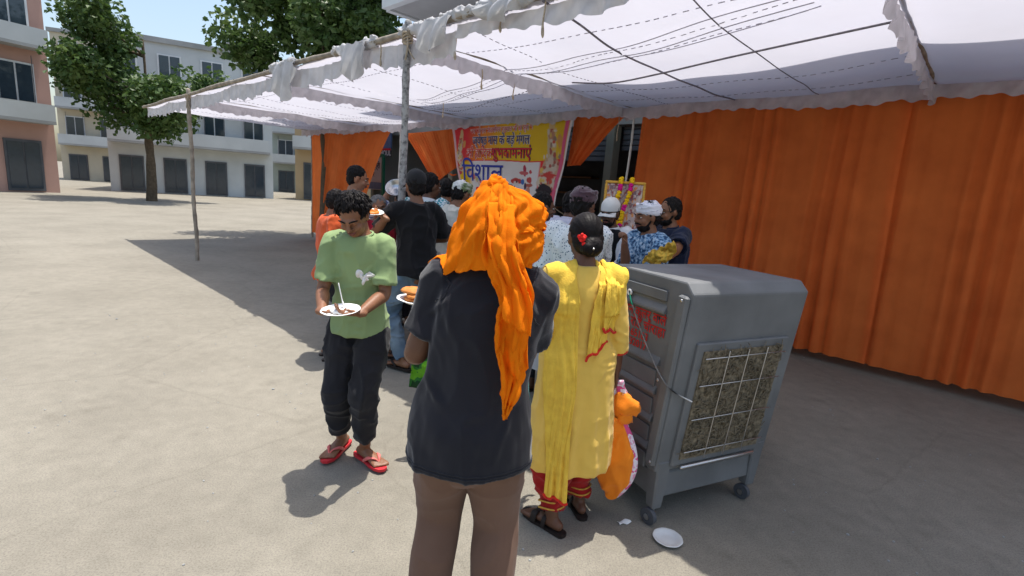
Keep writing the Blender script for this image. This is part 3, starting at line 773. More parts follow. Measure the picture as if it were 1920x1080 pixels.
def banner():
    b = thing('printed_banner', 'red and yellow printed banner with Hindi lettering tied between the orange curtains', 'banner', tuple(T(0, BAN_V, 0)), _a)
    nu, nv = 260, 140
    S, TT = np.meshgrid(np.linspace(0, 1, nu + 1), np.linspace(0, 1, nv + 1))
    UZ = np.array([[ban_uz(s, t) for s in np.linspace(0, 1, nu + 1)] for t in np.linspace(0, 1, nv + 1)])
    U, Z = UZ[..., 0], UZ[..., 1]
    red = V(.66, .022, .035); org = V(.80, .25, .02); yel = V(.76, .50, .015); wht = V(.74, .72, .76); dyel = V(.62, .40, .015)
    ink = np.zeros(U.shape + (3,)); P = np.stack([U.ravel() * 7, Z.ravel() * 9, 0 * U.ravel()], 1)
    nz = vnoise(P, 5).reshape(U.shape)
    g = S + .20 * TT + .03 * nz
    ink[:] = red
    def lay(mask, c): ink[:] = ink * (1 - mask[..., None]) + np.asarray(c) * mask[..., None]
    lay(smoothstep(g, .16, .34), org); lay(smoothstep(g, .34, .56), yel); lay(smoothstep(g, .8, 1.05) * .6, dyel)
    lay(smoothstep(TT, .22, .5) * smoothstep(-S, -.10, .0) , yel)
    lowz = 2.105 + .02 * np.sin((U + 3.2) * 2.2) + .10 * np.clip(U + 1.75, 0, 1) ** 1.2
    lay(smoothstep(lowz - Z, -.016, -.008), (.72, .03, .03)); lay(smoothstep(lowz - Z, .004, .010) * smoothstep(U, -3.2, -3.0) * smoothstep(-U, 1.42, 1.47), wht)
    lay(smoothstep(lowz - Z, -.02, .02) * smoothstep(-U, 2.95, 3.15), yel)
    rng = np.random.RandomState(3)
    def blob(u, z, a, c, col, soft=.25):
        d = ((U - u) / a) ** 2 + ((Z - z) / c) ** 2
        d = d + .35 * vnoise(np.stack([U.ravel() * 30, Z.ravel() * 30, 0 * U.ravel()], 1), 8).reshape(U.shape)
        lay(smoothstep(-d, -1 - soft, -1 + soft), col)
    def figure(u, z, k, seed):
        """a crowned, garlanded figure: soft patches of printed colour"""
        r = np.random.RandomState(seed)
        blob(u, z + .10 * k, .085 * k, .30 * k, (.56, .46, .30)); blob(u + .01, z - .32 * k, .19 * k, .26 * k, (.52, .36, .24))
        blob(u, z + .36 * k, .055 * k, .15 * k, (.62, .44, .22)); blob(u, z + .22 * k, .062 * k, .065 * k, (.50, .24, .15))
        blob(u + .14 * k, z + .14 * k, .045 * k, .09 * k, (.62, .30, .08)); blob(u + .0, z - .22 * k, .10 * k, .16 * k, (.60, .50, .42))
        blob(u, z - .36 * k, .15 * k, .09 * k, (.55, .05, .04)); blob(u - .12 * k, z - .42 * k, .10 * k, .09 * k, (.62, .54, .46))
        blob(u + .13 * k, z - .42 * k, .10 * k, .09 * k, (.60, .50, .42)); blob(u + .01, z - .54 * k, .14 * k, .05 * k, (.52, .05, .08))
        for _ in range(46):
            a = r.uniform(-.16, .16) * k; c = r.uniform(-.5, .3) * k
            if c > 0: a *= .45
            blob(u + a, z + c, r.uniform(.012, .035) * k, r.uniform(.012, .04) * k, [(.66, .58, .50), (.40, .10, .08), (.30, .20, .16), (.66, .46, .12), (.56, .08, .05)][r.randint(5)], .5)
    figure(-1.22, 2.26, 1.12, 4); figure(-3.37, 2.30, .74, 6)
    # garland of printed flowers trailing over the big word
    for i in range(34):
        t = i / 33; blob(-3.33 + .55 * t ** 1.2 + rng.uniform(-.03, .03), 2.10 - .36 * t + rng.uniform(-.03, .03), rng.uniform(.02, .05), rng.uniform(.02, .045), [(.70, .55, .50), (.66, .16, .18), (.60, .44, .10), (.44, .46, .40)][i % 4], .4)
    # small red emblems and the printed portrait at the lower end
    for du, dz, a, c, cl in ((-1.95, 1.80, .13, .05, (.50, .05, .05)), (-1.95, 1.77, .06, .03, (.72, .60, .58)), (-1.94, 1.79, .025, .02, (.1, .02, .04)), (-1.80, 1.79, .04, .05, (.05, .16, .5)),
                             (-1.65, 1.82, .06, .05, (.52, .06, .06)), (-1.65, 1.74, .10, .03, (.44, .10, .08)), (-1.66, 1.64, .05, .07, (.60, .26, .2)), (-1.76, 1.97, .035, .10, (.42, .03, .08)),
                             (-1.78, 1.93, .10, .03, (.55, .12, .14)), (-1.63, 1.95, .03, .03, (.5, .06, .08)), (-1.74, 1.72, .03, .06, (.06, .03, .08)),
                             (-1.30, 1.56, .155, .08, (.62, .33, .24)), (-1.30, 1.66, .165, .115, (.022, .014, .024)), (-1.32, 1.50, .12, .06, (.60, .30, .2))):
        blob(du, dz, a, c, cl, .12)
    lay(smoothstep(S, .955, .96) * smoothstep(-S, -.985, -.98), (.66, .10, .22)); lay(smoothstep(S, .985, .988), (.72, .66, .70))
    lay(smoothstep(-S, -.022, -.018), (.70, .45, .50))
    mb = MB(); mb.v = [(float(u), float(ban_y(u, z)), float(z)) for u, z in zip(U.ravel(), Z.ravel())]
    mb.f = [(j * (nu + 1) + i, (j + 1) * (nu + 1) + i, (j + 1) * (nu + 1) + i + 1, j * (nu + 1) + i + 1) for j in range(nv) for i in range(nu)]; mb.mi = [0] * len(mb.f)
    o = mb.build('printed_sheet', M['banner'], b)
    at = o.data.color_attributes.new('ink', 'FLOAT_COLOR', 'POINT')
    at.data.foreach_set('color', np.concatenate([np.clip(ink, 0, 1).reshape(-1, 3), np.ones((ink.shape[0] * ink.shape[1], 1))], 1).astype(np.float32).ravel())
    def line(txt, uc, zc, size, width, m, m_out, bold, out, slope=0.0):
        def pl(dy): return lambda x, y: V(uc + x, ban_y(uc + x, zc + y + slope * x) + dy, zc + y + slope * x)
        if m_out: lettering(txt, size, m_out, pl(-.006), b, out, width + .02, 'letter_outline')
        lettering(txt, size, m, pl(-.011), b, bold, width, 'lettering')
    line('जय श्री राम संकटमोचन हनुमान जी की कृपा से', -2.36, 2.625, .115, 1.50, M['red_ink'], M['white_ink'], .0005, .0075, .015)
    line('ज्येष्ठ मास के बड़े मंगल', -2.36, 2.450, .205, 1.38, M['navy_ink'], M['white_ink'], .002, .009)
    line('की हािर्दक', -2.84, 2.240, .22, .64, M['red_ink'], M['white_ink'], .001, .008)
    line('शुभकामनाएं', -2.08, 2.240, .24, .88, M['red_ink'], M['navy_ink'], .002, .008)
    line('िवशाल', -2.76, 1.900, .44, 1.0, M['blue_ink'], None, .003, 0)
    line('भंडारा', -2.55, 1.56, .30, .7, M['red_ink'], None, .006, 0)
    for u, z, u2, z2 in ((-3.64, 2.70, -3.8, 2.80), (-.845, 2.775, -.80, 2.85), (-1.06, 1.42, -.9, 1.30), (-3.25, 1.42, -3.5, 1.3), (-2.2, 2.72, -2.2, 2.85)):
        MB().tube([(u, ban_y(u, z), z), (u2, .12, z2)], .006, n=6).build('tie_cord', M['jute'], b)
banner()

# ------------------------------------------------------------------ framed picture with flower garlands
def picture():
    st = thing('wooden_stand', 'tall narrow wooden stand carrying the framed picture', 'stand', (1.04, 5.15, 0), radians(-12))
    MB().box((0, 0, 1.22), (.62, .34, .04), bev=.008).build('top', M['wood'], st, smooth=False)
    for x in (-.26, .26):
        for y in (-.12, .12): MB().box((x, y, .60), (.05, .05, 1.20), bev=.006).build('leg', M['wood'], st, smooth=False)
    f = thing('framed_picture', 'framed devotional print leaning back on its stand behind the servers', 'picture', (1.05, 5.06, 1.245), radians(-12))
    tilt = rotx(radians(-9)); wd, ht = .40, .56
    def X(p): return tilt @ np.asarray(p, float)
    for c, s_ in (((0, 0, .012), (wd, .03, .026)), ((0, 0, ht - .012), (wd, .03, .026)), ((-wd / 2 + .012, .0, ht / 2), (.026, .028, ht - .05)), ((wd / 2 - .012, 0, ht / 2), (.026, .028, ht - .05))):
        MB().box(c, s_, bev=.005).build('frame', M['gold_thread'], f, smooth=False, xf=X)
    nu, nv = 70, 100
    mb = MB(); mb.sheet(lambda s, t: V((s - .5) * (wd - .04), .0, .02 + t * (ht - .04)), nu, nv)
    A = np.array(mb.v); q = A * 1.0
    n1 = vnoise(np.stack([A[:, 0] * 28, A[:, 2] * 22, A[:, 0] * 0], 1), 3); n2 = vnoise(np.stack([A[:, 0] * 60, A[:, 2] * 36, A[:, 0] * 0], 1), 4)
    base = np.array([.50, .40, .38]) + n1[:, None] * np.array([.14, .10, .08])
    base = np.where((n2 > .35)[:, None], np.array([.30, .06, .06]), base); base = np.where((n2 < -.45)[:, None], np.array([.66, .56, .50]), base)
    base = np.where((np.abs(n1) < .08)[:, None], np.array([.22, .14, .16]), base)
    base = np.where((n1 + n2 > .75)[:, None], np.array([.68, .28, .08]), base)
    o = mb.build('print', M['poster'], f, xf=X)
    at = o.data.color_attributes.new('ink', 'FLOAT_COLOR', 'POINT')
    at.data.foreach_set('color', np.concatenate([np.clip(base, 0, 1), np.ones((len(base), 1))], 1).astype(np.float32).ravel())
    MB().box((0, .012, ht / 2), (wd - .03, .008, ht - .03)).build('backing', M['wood'], f, smooth=False, xf=X)
    g = thing('flower_garland', 'yellow and magenta flower garland looped over the framed picture', 'garland', (1.05, 5.06, 1.245), radians(-12))
    rnd = random.Random(2)
    def strand(pts, n):
        A = cr(pts, 10)
        for i in range(n):
            p = A[int(i * (len(A) - 1) / max(1, n - 1))]
            m = M['pink_flower'] if (i // 2) % 3 == 1 else M['yellow_flower']
            mb = MB(); mb.ell(p, (.024, .022, .021), nu=12, nv=8)
            for k in range(5): mb.ell(p + V(rnd.uniform(-.014, .014), -.010, rnd.uniform(-.014, .014)), .012, nu=8, nv=6)
            mb.build('flower', m, g, xf=X, disp=fold_disp([(.005, (150, 150, 150), False, i)]))
    strand([(.06, -.035, ht + .01), (.05, -.045, .45), (.02, -.05, .33), (-.005, -.05, .22), (-.01, -.05, .12)], 15)
    strand([(-.045, -.035, ht + .005), (-.05, -.045, .46), (-.075, -.045, .34), (-.085, -.05, .22), (-.05, -.05, .13)], 14)
    strand([(.06, -.03, ht + .018), (.065, .03, ht - .02)], 2); strand([(-.045, -.03, ht + .018), (-.045, .03, ht - .02)], 2)
picture()

# ------------------------------------------------------------------ air cooler
def cooler():
    c = thing('air_cooler', 'large grey desert air cooler on castors with red Hindi lettering', 'air cooler', (.775, 2.25, 0), radians(25.5))
    W, D, Z0, Z1 = .78, .56, .30, 1.275
    # cabinet: outline across the depth with chamfered top corners
    ol = [(.015, Z0), (D - .015, Z0), (D - .005, Z1 - .07), (D - .055, Z1), (-.03, Z1), (-.08, Z1 - .05)]
    mb = MB(); n = len(ol)
    v = [V(x, y, z) for x in (0, W) for y, z in ol]
    f = [tuple(range(n)), tuple(range(2 * n - 1, n - 1, -1))] + [(i, i + n, (i + 1) % n + n, (i + 1) % n) for i in range(n)]
    mb.add(v, f); o = mb.build('cabinet', M['cooler'], c, smooth=False)
    bv = o.modifiers.new('b', 'BEVEL'); bv.width = .010; bv.segments = 2
    MB().box((W / 2, D / 2, .215), (W - .05, D - .05, .165), bev=.02).build('water_tank', M['cooler'], c, smooth=False)
    # louvred side panel: stepped ribs
    for z in (1.105, .845, .70, .555, .41):
        mb = MB(); y0, y1 = .075, D - .07
        pr = [(0.004, z - .012), (-.020, z - .008), (-.020, z + .006), (.004, z + .042)]
        vv = [V(x, y, zz) for y, ins in ((y0, 0), (y1, 0)) for x, zz in pr]
        mb.add(vv, [(0, 1, 2, 3), (7, 6, 5, 4), (0, 4, 5, 1), (1, 5, 6, 2), (2, 6, 7, 3), (3, 7, 4, 0)])
        q = mb.build('louvre', M['cooler'], c, smooth=False); q.modifiers.new('b', 'BEVEL').width = .004
        MB().box((-.003, (y0 + y1) / 2, z - .075), (.012, y1 - y0 - .03, .085), bev=.004).build('louvre_panel', M['cooler'], c, smooth=False) if z < 1 else None
    MB().box((-.004, D / 2, 1.185), (.014, D - .16, .055), bev=.005).build('upper_panel', M['cooler'], c, smooth=False)
    for yb, yt in ((.046, -.036), (D - .046, D - .034)):
        mb = MB(); mb.tube([(-.008, yb, .34), (-.008, yt, 1.215)], (.016, .030), n=4, side=V(1, 1, 0), rnd=False) if False else mb.box((0, 0, 0), (.03, .058, .88), rotx(-atan2(yt - yb, .875)), .008); mb.v = [(x - .010, y + (yb + yt) / 2, z + .775) for x, y, z in mb.v]
        mb.build('corner_strip', M['cooler'], c, smooth=False)
    for x, y in ((.055, .05), (W - .055, .05), (.055, D - .05), (W - .055, D - .05)):
        mb = MB(); mb.tube([(x, y, .36), (x, y, .2), (x, y, .085)], [(.066, .062), (.056, .052), (.045, .042)], n=4, side=V(1, 1, 0), rnd=False)
        lg = mb.build('leg', M['cooler'], c, smooth=False); lg.modifiers.new('b', 'BEVEL').width = .008
        cs = MB(); cs.tube([(x - .045, y - .012, .044), (x - .021, y - .008, .044)], .043, n=20, rnd=False)
        wl = cs.build('castor_wheel', M['cooler_dark'], c, smooth=False)
        MB().tube([(x - .052, y - .013, .044), (x - .014, y - .007, .044)], .016, n=12, rnd=False).build('hub', M['steel'], wl, smooth=False)
        MB().tube(cr([(x, y, .09), (x - .006, y - .004, .07), (x - .008, y - .004, .044)], 3), .010, n=8).build('castor_fork', M['steel'], c)
    # cooling pad in its frame on the near side
    PT = lambda p: V(p[0], p[1] + .012 - (p[2] - .33) * .095 / .93, p[2])      # the near face leans out towards its top
    MB().box((W / 2, -.004, .66), (W - .16, .03, .66), bev=.006).build('pad_frame', M['cooler'], c, smooth=False, xf=PT)
    MB().box((W / 2, -.012, .66), (W - .24, .03, .58)).build('cooling_pad', M['pad'], c, smooth=False, xf=PT)
    rnd = random.Random(5); mb = MB()
    for i in range(420):
        x, z = rnd.uniform(.13, W - .13), rnd.uniform(.38, .94); a = rnd.uniform(0, pi)
        mb.tube([(x, -.030, z), (x + .02 * cos(a), -.034 - rnd.uniform(0, .006), z + .02 * sin(a)), (x + .05 * cos(a + .4), -.029, z + .05 * sin(a + .4))], .0022, n=4, rnd=False)
    o = mb.build('wood_wool', M['pad'], c, xf=PT); o['kind'] = 'stuff'
    for z in (.42, .60, .78, .92): MB().tube([(.12, -.043, z), (W - .12, -.043, z)], .003, n=6).build('wire', M['steel'], c, xf=PT)
    for x in (.26, .39, .52): MB().tube([(x, -.046, .37), (x, -.046, .95)], .003, n=6).build('wire', M['steel'], c, xf=PT)
    MB().tube([(.14, -.03, .325), (W - .14, -.03, .325)], .012, n=8).build('bottom_rail', M['steel'], c, xf=PT)
    for y, z in ((.032, 1.19), (.032, .36), (D - .034, 1.19), (D - .034, .36), (.05, .78)):
        mb = MB(); mb.ell((-.026, y if z != 1.19 or y > .1 else y - .066, z), (.004, .008, .008), nu=10, nv=6); mb.build('screw', M['steel'], c)
    # painted lettering
    for txt, z, fit in (('इमरान कूलर वाले', 1.062, .395), ('टैगोर रोड चौराहा', 1.003, .40), ('9839165163', .948, .27), ('9651532017', .898, .27)):
        yc = .262 if fit > .3 else .315
        lettering(txt, .068 if fit > .3 else .055, M['red_paint'], lambda x, y: V(-.0045, yc - x, z + y), c, .0012, fit)
    # grommet and cord
    mb = MB(); mb.tube([(-.014, .345 + .013 * cos(a), 1.150 + .013 * sin(a)) for a in np.linspace(0, 2 * pi, 17)], .0055, n=8); mb.build('grommet', M['paper'], c)
    MB().tube(cr([(-.016, .34, 1.145), (-.024, .32, 1.12), (-.026, .30, 1.095)], 3), .0045, n=6).build('cord_end', M['cord_green'], c)
    MB().tube(cr([(-.026, .30, 1.095), (-.030, .22, 1.00), (-.030, .10, .87), (-.02, -.02, .77), (.10, -.06, .70)], 6), .0035, n=6).build('cord', M['cord'], c)
cooler()

# ------------------------------------------------------------------ serving table, trays, plates, litter
def serving_table():
    t = thing('serving_table', 'long serving table under a white cloth between servers and crowd', 'table', (1.0, 3.58, 0), radians(-34))
    L, Wd, H = 1.7, .50, .86
    MB().box((0, 0, H - .02), (L - .02, Wd - .02, .03)).build('tabletop', M['wood'], t, smooth=False)
    for x in (-.75, .75):
        for y in (-.2, .2): MB().box((x, y, (H - .035) / 2), (.045, .045, H - .035)).build('leg', M['steel'], t, smooth=False)
    def fn(s, q):
        a = 2 * pi * s; ca, sa = cos(a), sin(a); k = 1 / max(abs(ca) , abs(sa))
        x, y = ca * k * L / 2, sa * k * Wd / 2
        if q < .5: return V(x * q * 2, y * q * 2, H + .004)
        d = (q - .5) * 2; fl = 1 + .03 * d + .02 * d * sin(a * 22)
        return V(x * fl + .01 * ca, y * fl + .01 * sa + .008 * sin(a * 22) * d * np.sign(y + 1e-9), H + .004 - .62 * d)
    c = MB().sheet(fn, 160, 16).build('tablecloth', M['tablecloth'], None); c.location = (1.0, 3.58, 0); c.rotation_euler = (0, 0, radians(-34))
    tag(c, 'white cloth draped over the serving table', 'tablecloth')
    def tray(x, y, r, lab, m, fm):
        d = thing('steel_tray', lab, 'tray', (x, y, .868))
        mb = MB(); mb.tube([(0, 0, 0), (0, 0, .004)], r, n=28, rnd=False); mb.tube([(r * cos(a), r * sin(a), .022) for a in np.linspace(0, 2 * pi, 29)], .009, n=6)
        mb.tube([(0, 0, .001), (0, 0, .022)], [r, r * 1.02], n=28, rnd=False) if False else None
        mb.build('dish', M['steel'], d)
        mf = MB(); rnd = random.Random(int(x * 100))
        for i in range(22):
            a = rnd.uniform(0, 2 * pi); q = r * .7 * sqrt(rnd.random()); mf.ell((q * cos(a), q * sin(a), .02 + rnd.uniform(0, .03)), (rnd.uniform(.03, .05), rnd.uniform(.03, .05), .015), nu=10, nv=6)
        mf.build('food', fm, d, disp=fold_disp([(.006, (60, 60, 60), False, 4)]))
    tray(.70, 3.76, .16, 'steel tray of sweets on the end of the serving table by the crowd', M['steel'], M['paper'])
    tray(1.42, 3.31, .19, 'wide steel tray of fried bread on the serving table behind the cooler', M['steel'], M['food'])
serving_table()

def paper_plate(name, label, loc, r=.09, tilt=(0, 0), food=None, group=None, depth=.014):
    d = thing(name, label, 'plate', loc)
    Rm = rotx(tilt[0]) @ roty(tilt[1])
    mb = MB()
    n = 40
    prof = [(0, 0), (r * .35, .0), (r * .68, .001), (r * .76, depth * .6), (r * .95, depth), (r, depth * .9)]
    v = []; f = []
    for i, (q, z) in enumerate(prof):
        for j in range(n):
            a = 2 * pi * j / n; k = 1 + (.012 * sin(a * 9) if i >= 3 else 0); v.append(V(q * k * cos(a), q * k * sin(a), z + (.0015 * sin(a * 20) if i >= 4 else 0)))
    for i in range(len(prof) - 1):
        for j in range(n): f.append((i * n + j, i * n + (j + 1) % n, (i + 1) * n + (j + 1) % n, (i + 1) * n + j))
    mb.add(v, f)
    mb.build('dish', M['paper'] if food != 'empty' else M['foil'], d, xf=lambda p: Rm @ p, solid=.0012)
    if food == 'bread':
        for k, (x, y, z) in enumerate(((.0, .0, .012), (.012, -.014, .028), (-.014, .008, .040))):
            m2 = MB(); m2.ell((x, y, z), (.062, .058, .011), nu=22, nv=10); m2.build('puri', M['food'], d, xf=lambda p: Rm @ p, disp=fold_disp([(.005, (45, 45, 45), False, k), (.002, (120, 120, 120), False, k)]))
    elif food == 'curry':
        m2 = MB(); m2.ell((0, 0, .010), (.058, .055, .014), nu=22, nv=10)
        for k in range(9): m2.ell((random.uniform(-.04, .04), random.uniform(-.04, .04), .018), random.uniform(.010, .018), nu=8, nv=6)
        m2.build('curry', M['curry'], d, xf=lambda p: Rm @ p, disp=fold_disp([(.004, (70, 70, 70), False, 2)]))
    elif food == 'rice':
        m2 = MB(); m2.ell((0, 0, .010), (.05, .05, .016), nu=22, nv=10); m2.build('rice', M['paper'], d, xf=lambda p: Rm @ p, disp=fold_disp([(.005, (90, 90, 90), False, 2)]))
    return d
pl = paper_plate('paper_plate', 'crumpled white paper plate dropped on the sunlit ground by the cooler castor', (.845, 2.175, .004), .072, food='empty')
def litter():
    mb = MB(); mb.sheet(lambda s, t: V((s - .5) * .07, (t - .5) * .028, .006 + .006 * sin(s * 7 + t * 3)), 10, 4)
    o = mb.build('paper_scrap', M['paper'], None, solid=.001); o.location = (.655, 2.285, 0); o.rotation_euler = (0, 0, .4); tag(o, 'small white paper scrap lying beside the cooler castor', 'litter')
    mb = MB(); mb.sheet(lambda s, t: V((s - .5) * .05, (t - .5) * .05, .006 + .010 * sin(s * 5 + t * 4)), 8, 8)
    o = mb.build('paper_scrap', M['paper'], None, solid=.001); o.location = (.43, 2.62, 0); tag(o, 'white paper scrap on the ground behind the red trousers', 'litter')
litter()

# ------------------------------------------------------------------ people
def ik(a, b, l1, l2, polev):
    a, b = np.asarray(a, float), np.asarray(b, float); d = b - a; L = np.linalg.norm(d); mx = (l1 + l2) * .998
    if L > mx: b = a + d / L * mx; d = b - a; L = mx
    x = (L * L + l1 * l1 - l2 * l2) / (2 * L); h = sqrt(max(l1 * l1 - x * x, 0)); dn = d / L
    pv = np.asarray(polev, float); pv = nrm(pv - dn * (pv @ dn))
    return a + dn * x + pv * h, b

class Person:
    """faces +Y locally; right hand on +X. All measures in metres in the person's own frame"""
    def __init__(s, label, loc, yaw, H, girth=1.0, lean=(0, 0), twist=0, head=(0, 0, 0), lw=None, rw=None, lel=None, rel=None, lhand=None, rhand=None,
                 lf=None, rf=None, lfy=10, rfy=-10, pel=(0, 0, 0), vox=.0085, skin='skin', shoulder=.165, curl=(.5, .5), group=None, female=False, face=True, lbend=None, rbend=None):
        s.o = thing('person', label, 'person', (loc[0], loc[1], 0), radians(yaw), group)
        s.k = k = H / 1.70; s.g = girth; s.vox = vox; s.skin = M[skin]; s.female = female; s.face = face
        s.Rs = rotz(radians(twist)) @ rotx(-radians(lean[0])) @ roty(radians(lean[1]))
        s.P = V(0, 0, .93 * k) + np.array(pel)
        s.N = s.sp(.535)
        s.sh = {q: s.sp(.475, (q * shoulder * k, 0, 0)) for q in (-1, 1)}
        s.Rh = rotz(radians(twist + head[0])) @ rotx(-radians(head[1])) @ roty(radians(head[2]))
        nb = s.N + s.Rs @ V(0, .0, .035 * k)
        s.Hc = nb + s.Rh @ V(0, .022 * k, .10 * k)
        up, fo = .285 * k, .245 * k
        s.el = {}; s.wr = {}; s.hd = {}
        for q, wv, pe, hd in ((-1, lw, lel, lhand), (1, rw, rel, rhand)):
            if wv is None: wv = s.sh[q] + V(q * .05 * k, .05 * k, -.51 * k)
            if pe is None: pe = V(q * .5, -.7, -.4)
            e, b = ik(s.sh[q], wv, up, fo, pe); s.el[q] = e; s.wr[q] = b
            s.hd[q] = (nrm(hd[0]), nrm(hd[1])) if hd else (nrm(b - e), V(-q, 0, 0))
        s.curl = {-1: curl[0], 1: curl[1]}
        s.hip = {q: s.P + V(q * .085 * k, 0, -.03 * k) for q in (-1, 1)}
        s.an = {}; s.kn = {}; s.fy = {-1: radians(lfy), 1: radians(rfy)}
        for q, ft in ((-1, lf), (1, rf)):
            if ft is None: ft = (q * .10 * k, 0)
            az = ft[2] if len(ft) > 2 else .085
            pole_ = lbend if q < 0 else rbend
            if pole_ is None: pole_ = V(0, 1, 0)
            s.kn[q], s.an[q] = ik(s.hip[q], V(ft[0], ft[1], az), .425 * k, .425 * k, pole_)
    def sp(s, t, off=(0, 0, 0)):
        """point on the spine, t measured upwards from the pelvis (scaled by height)"""
        return s.P + s.Rs @ (V(0, 0, t * s.k) + np.array(off))
    def hp(s, *p): return s.Hc + s.Rh @ (np.array(p, float) * s.k)
    RINGS = [(-.09, .120, .095), (-.03, .160, .115), (.06, .162, .112), (.15, .142, .100), (.25, .145, .102), (.35, .158, .110), (.43, .160, .104), (.49, .125, .082), (.525, .075, .064), (.56, .056, .056)]
    def torso_rows(s, ease=0.0, t0=-.09, t1=.56, scale=None):
        rows = []
        for t, a, b in s.RINGS:
            if t < t0 - 1e-6 or t > t1 + 1e-6: continue
            if s.female: a = a * (1.06 if t < .1 else .93); b = b * (1.0 if t < .1 else .98)
            g = s.g if t < .47 else 1 + (s.g - 1) * .3
            p = s.sp(t)
            rows.append((*p, a * s.k * g + ease, b * s.k * g + ease))
        return rows
    # -------- skin
    def body(s):
        k = s.k; mb = MB(); sx = s.Rs @ V(1, 0, 0)
        mb.ctube(s.torso_rows(), 3, n=24, side=sx)
        for q in (-1, 1):
            S, E, Wr = s.sh[q], s.el[q], s.wr[q]; ins = s.sp(.455, (q * .10 * k, 0, 0)); g = .55 + .45 * s.g
            mb.ctube([(*ins, .055 * k), (*S, .054 * k * g), (*(S * .5 + E * .5), .046 * k * g), (*E, .039 * k * g), (*(E * .65 + Wr * .35), .041 * k * g), (*Wr, .027 * k * g)], 4, n=14)
            h, kn, an = s.hip[q], s.kn[q], s.an[q]
            mb.ctube([(*(h + V(-q * .02, 0, .05)), .085 * k * g), (*(h - V(0, 0, .05)), .088 * k * g), (*(h * .5 + kn * .5), .072 * k * g), (*kn, .056 * k * g), (*(kn * .7 + an * .3 + V(0, -.012, 0)), .055 * k * g), (*(kn * .3 + an * .7), .040 * k), (*an, .034 * k)], 4, n=14)
            s.foot(mb, q); s.hand(mb, q)
        s.headmesh(mb)
        return mb.build('body', s.skin, s.o, remesh=s.vox, sm=2)
    def foot(s, mb, q):
        k = s.k; an = s.an[q]; F = lambda x, y, z: V(an[0], an[1], an[2] - .085) + rotz(s.fy[q]) @ V(x * k, y * k, z * k)
        mb.ctube([(*F(0, -.055, .045), .028 * k, .028 * k), (*F(0, -.01, .052), .034 * k, .036 * k), (*F(0, .06, .045), .038 * k, .026 * k), (*F(0, .115, .034), .044 * k, .018 * k), (*F(0, .14, .030), .042 * k, .014 * k)], 3, n=14, side=rotz(s.fy[q]) @ V(1, 0, 0))
        for i in range(5):
            x = (-.034 + i * .017) * -q; L = (.185, .182, .176, .168, .158)[i]; r = (.014, .010, .0095, .009, .0085)[i]
            mb.ctube([(*F(x, .12, .030), r * k * 1.1), (*F(x * 1.08, L - .02, .028), r * k), (*F(x * 1.1, L - .006, .025), r * k * .9)], 2, n=8)
        mb.tube([an + V(0, 0, .05), F(0, -.012, .05)], .034 * k, n=12)
    def hand(s, mb, q):
        k = s.k; d, n = s.hd[q]; n = nrm(n - d * (n @ d)); w_ = np.cross(d, n) ; c = s.curl[q]; Wr = s.wr[q]
        # thumb side: choose the side that points towards the body's front / middle
        th = w_ if (w_ @ nrm(V(-q * .6, .8, .35))) > 0 else -w_
        mb.ctube([(*(Wr - d * .02 * k), .026 * k, .021 * k), (*(Wr + d * .025 * k), .033 * k, .017 * k), (*(Wr + d * .065 * k), .040 * k, .015 * k), (*(Wr + d * .09 * k), .038 * k, .012 * k)], 3, n=12, side=w_)
        r = max(.0082 * k, s.vox * .95)
        for i in range(4):
            b = Wr + d * (.088 - .004 * abs(i - 1.3)) * k + th * (.030 - .020 * i) * k; L = (.070, .078, .073, .058)[i] * k; p = b; rows = [(*b, r * 1.1)]
            a = 0
            for j, fr in enumerate((.42, .32, .26)):
                a += c * (.55, .85, .6)[j] * (1 + .08 * i); p = p + (d * cos(a) + n * sin(a)) * L * fr; rows.append((*p, r * (1.0 - .09 * j)))
            mb.ctube(rows, 2, n=8)
        b = Wr + d * .025 * k + th * .026 * k
        p1 = b + (d * .55 + th * .75 + n * .25 * (1 + c)) * .034 * k; p2 = p1 + (d * .8 + th * .3 + n * .45 * c) * .032 * k; p3 = p2 + (d * .9 + n * .55 * c) * .026 * k
        mb.ctube([(*b, r * 1.5), (*p1, r * 1.35), (*p2, r * 1.15), (*p3, r)], 2, n=8)
    def headmesh(s, mb):
        k = s.k; R = s.Rh; e = lambda p, r, Mx=None: mb.ell(s.hp(*p), np.array(r) * k, R if Mx is None else R @ Mx)
        e((0, -.008, .018), (.074, .094, .094)); e((0, .022, -.045), (.058, .064, .072)); e((0, .050, -.088), (.030, .030, .022))
        e((0, .080, -.055), (.026, .018, .018))                                  # mouth area
        e((0, .085, .020), (.048, .016, .012)); e((.035, .066, -.030), (.026, .022, .022)); e((-.035, .066, -.030), (.026, .022, .022))   # brow, cheeks
        mb.ctube([(*s.hp(0, .088, .012), .009 * k), (*s.hp(0, .101, -.008), .0105 * k), (*s.hp(0, .110, -.024), .0135 * k)], 3, n=10)
        for q in (-1, 1):
            e((q * .011, .098, -.028), (.0095, .010, .0085)); e((q * .075, -.006, -.008), (.010, .021, .032), roty(q * .15) @ rotz(-q * .35))
        mb.ctube([(*(s.N - s.Rs @ V(0, 0, .03)), .058 * k), (*(s.N + s.Rs @ V(0, .006, .03 * k)), .053 * k), (*s.hp(0, -.015, -.06), .052 * k)], 3, n=14)
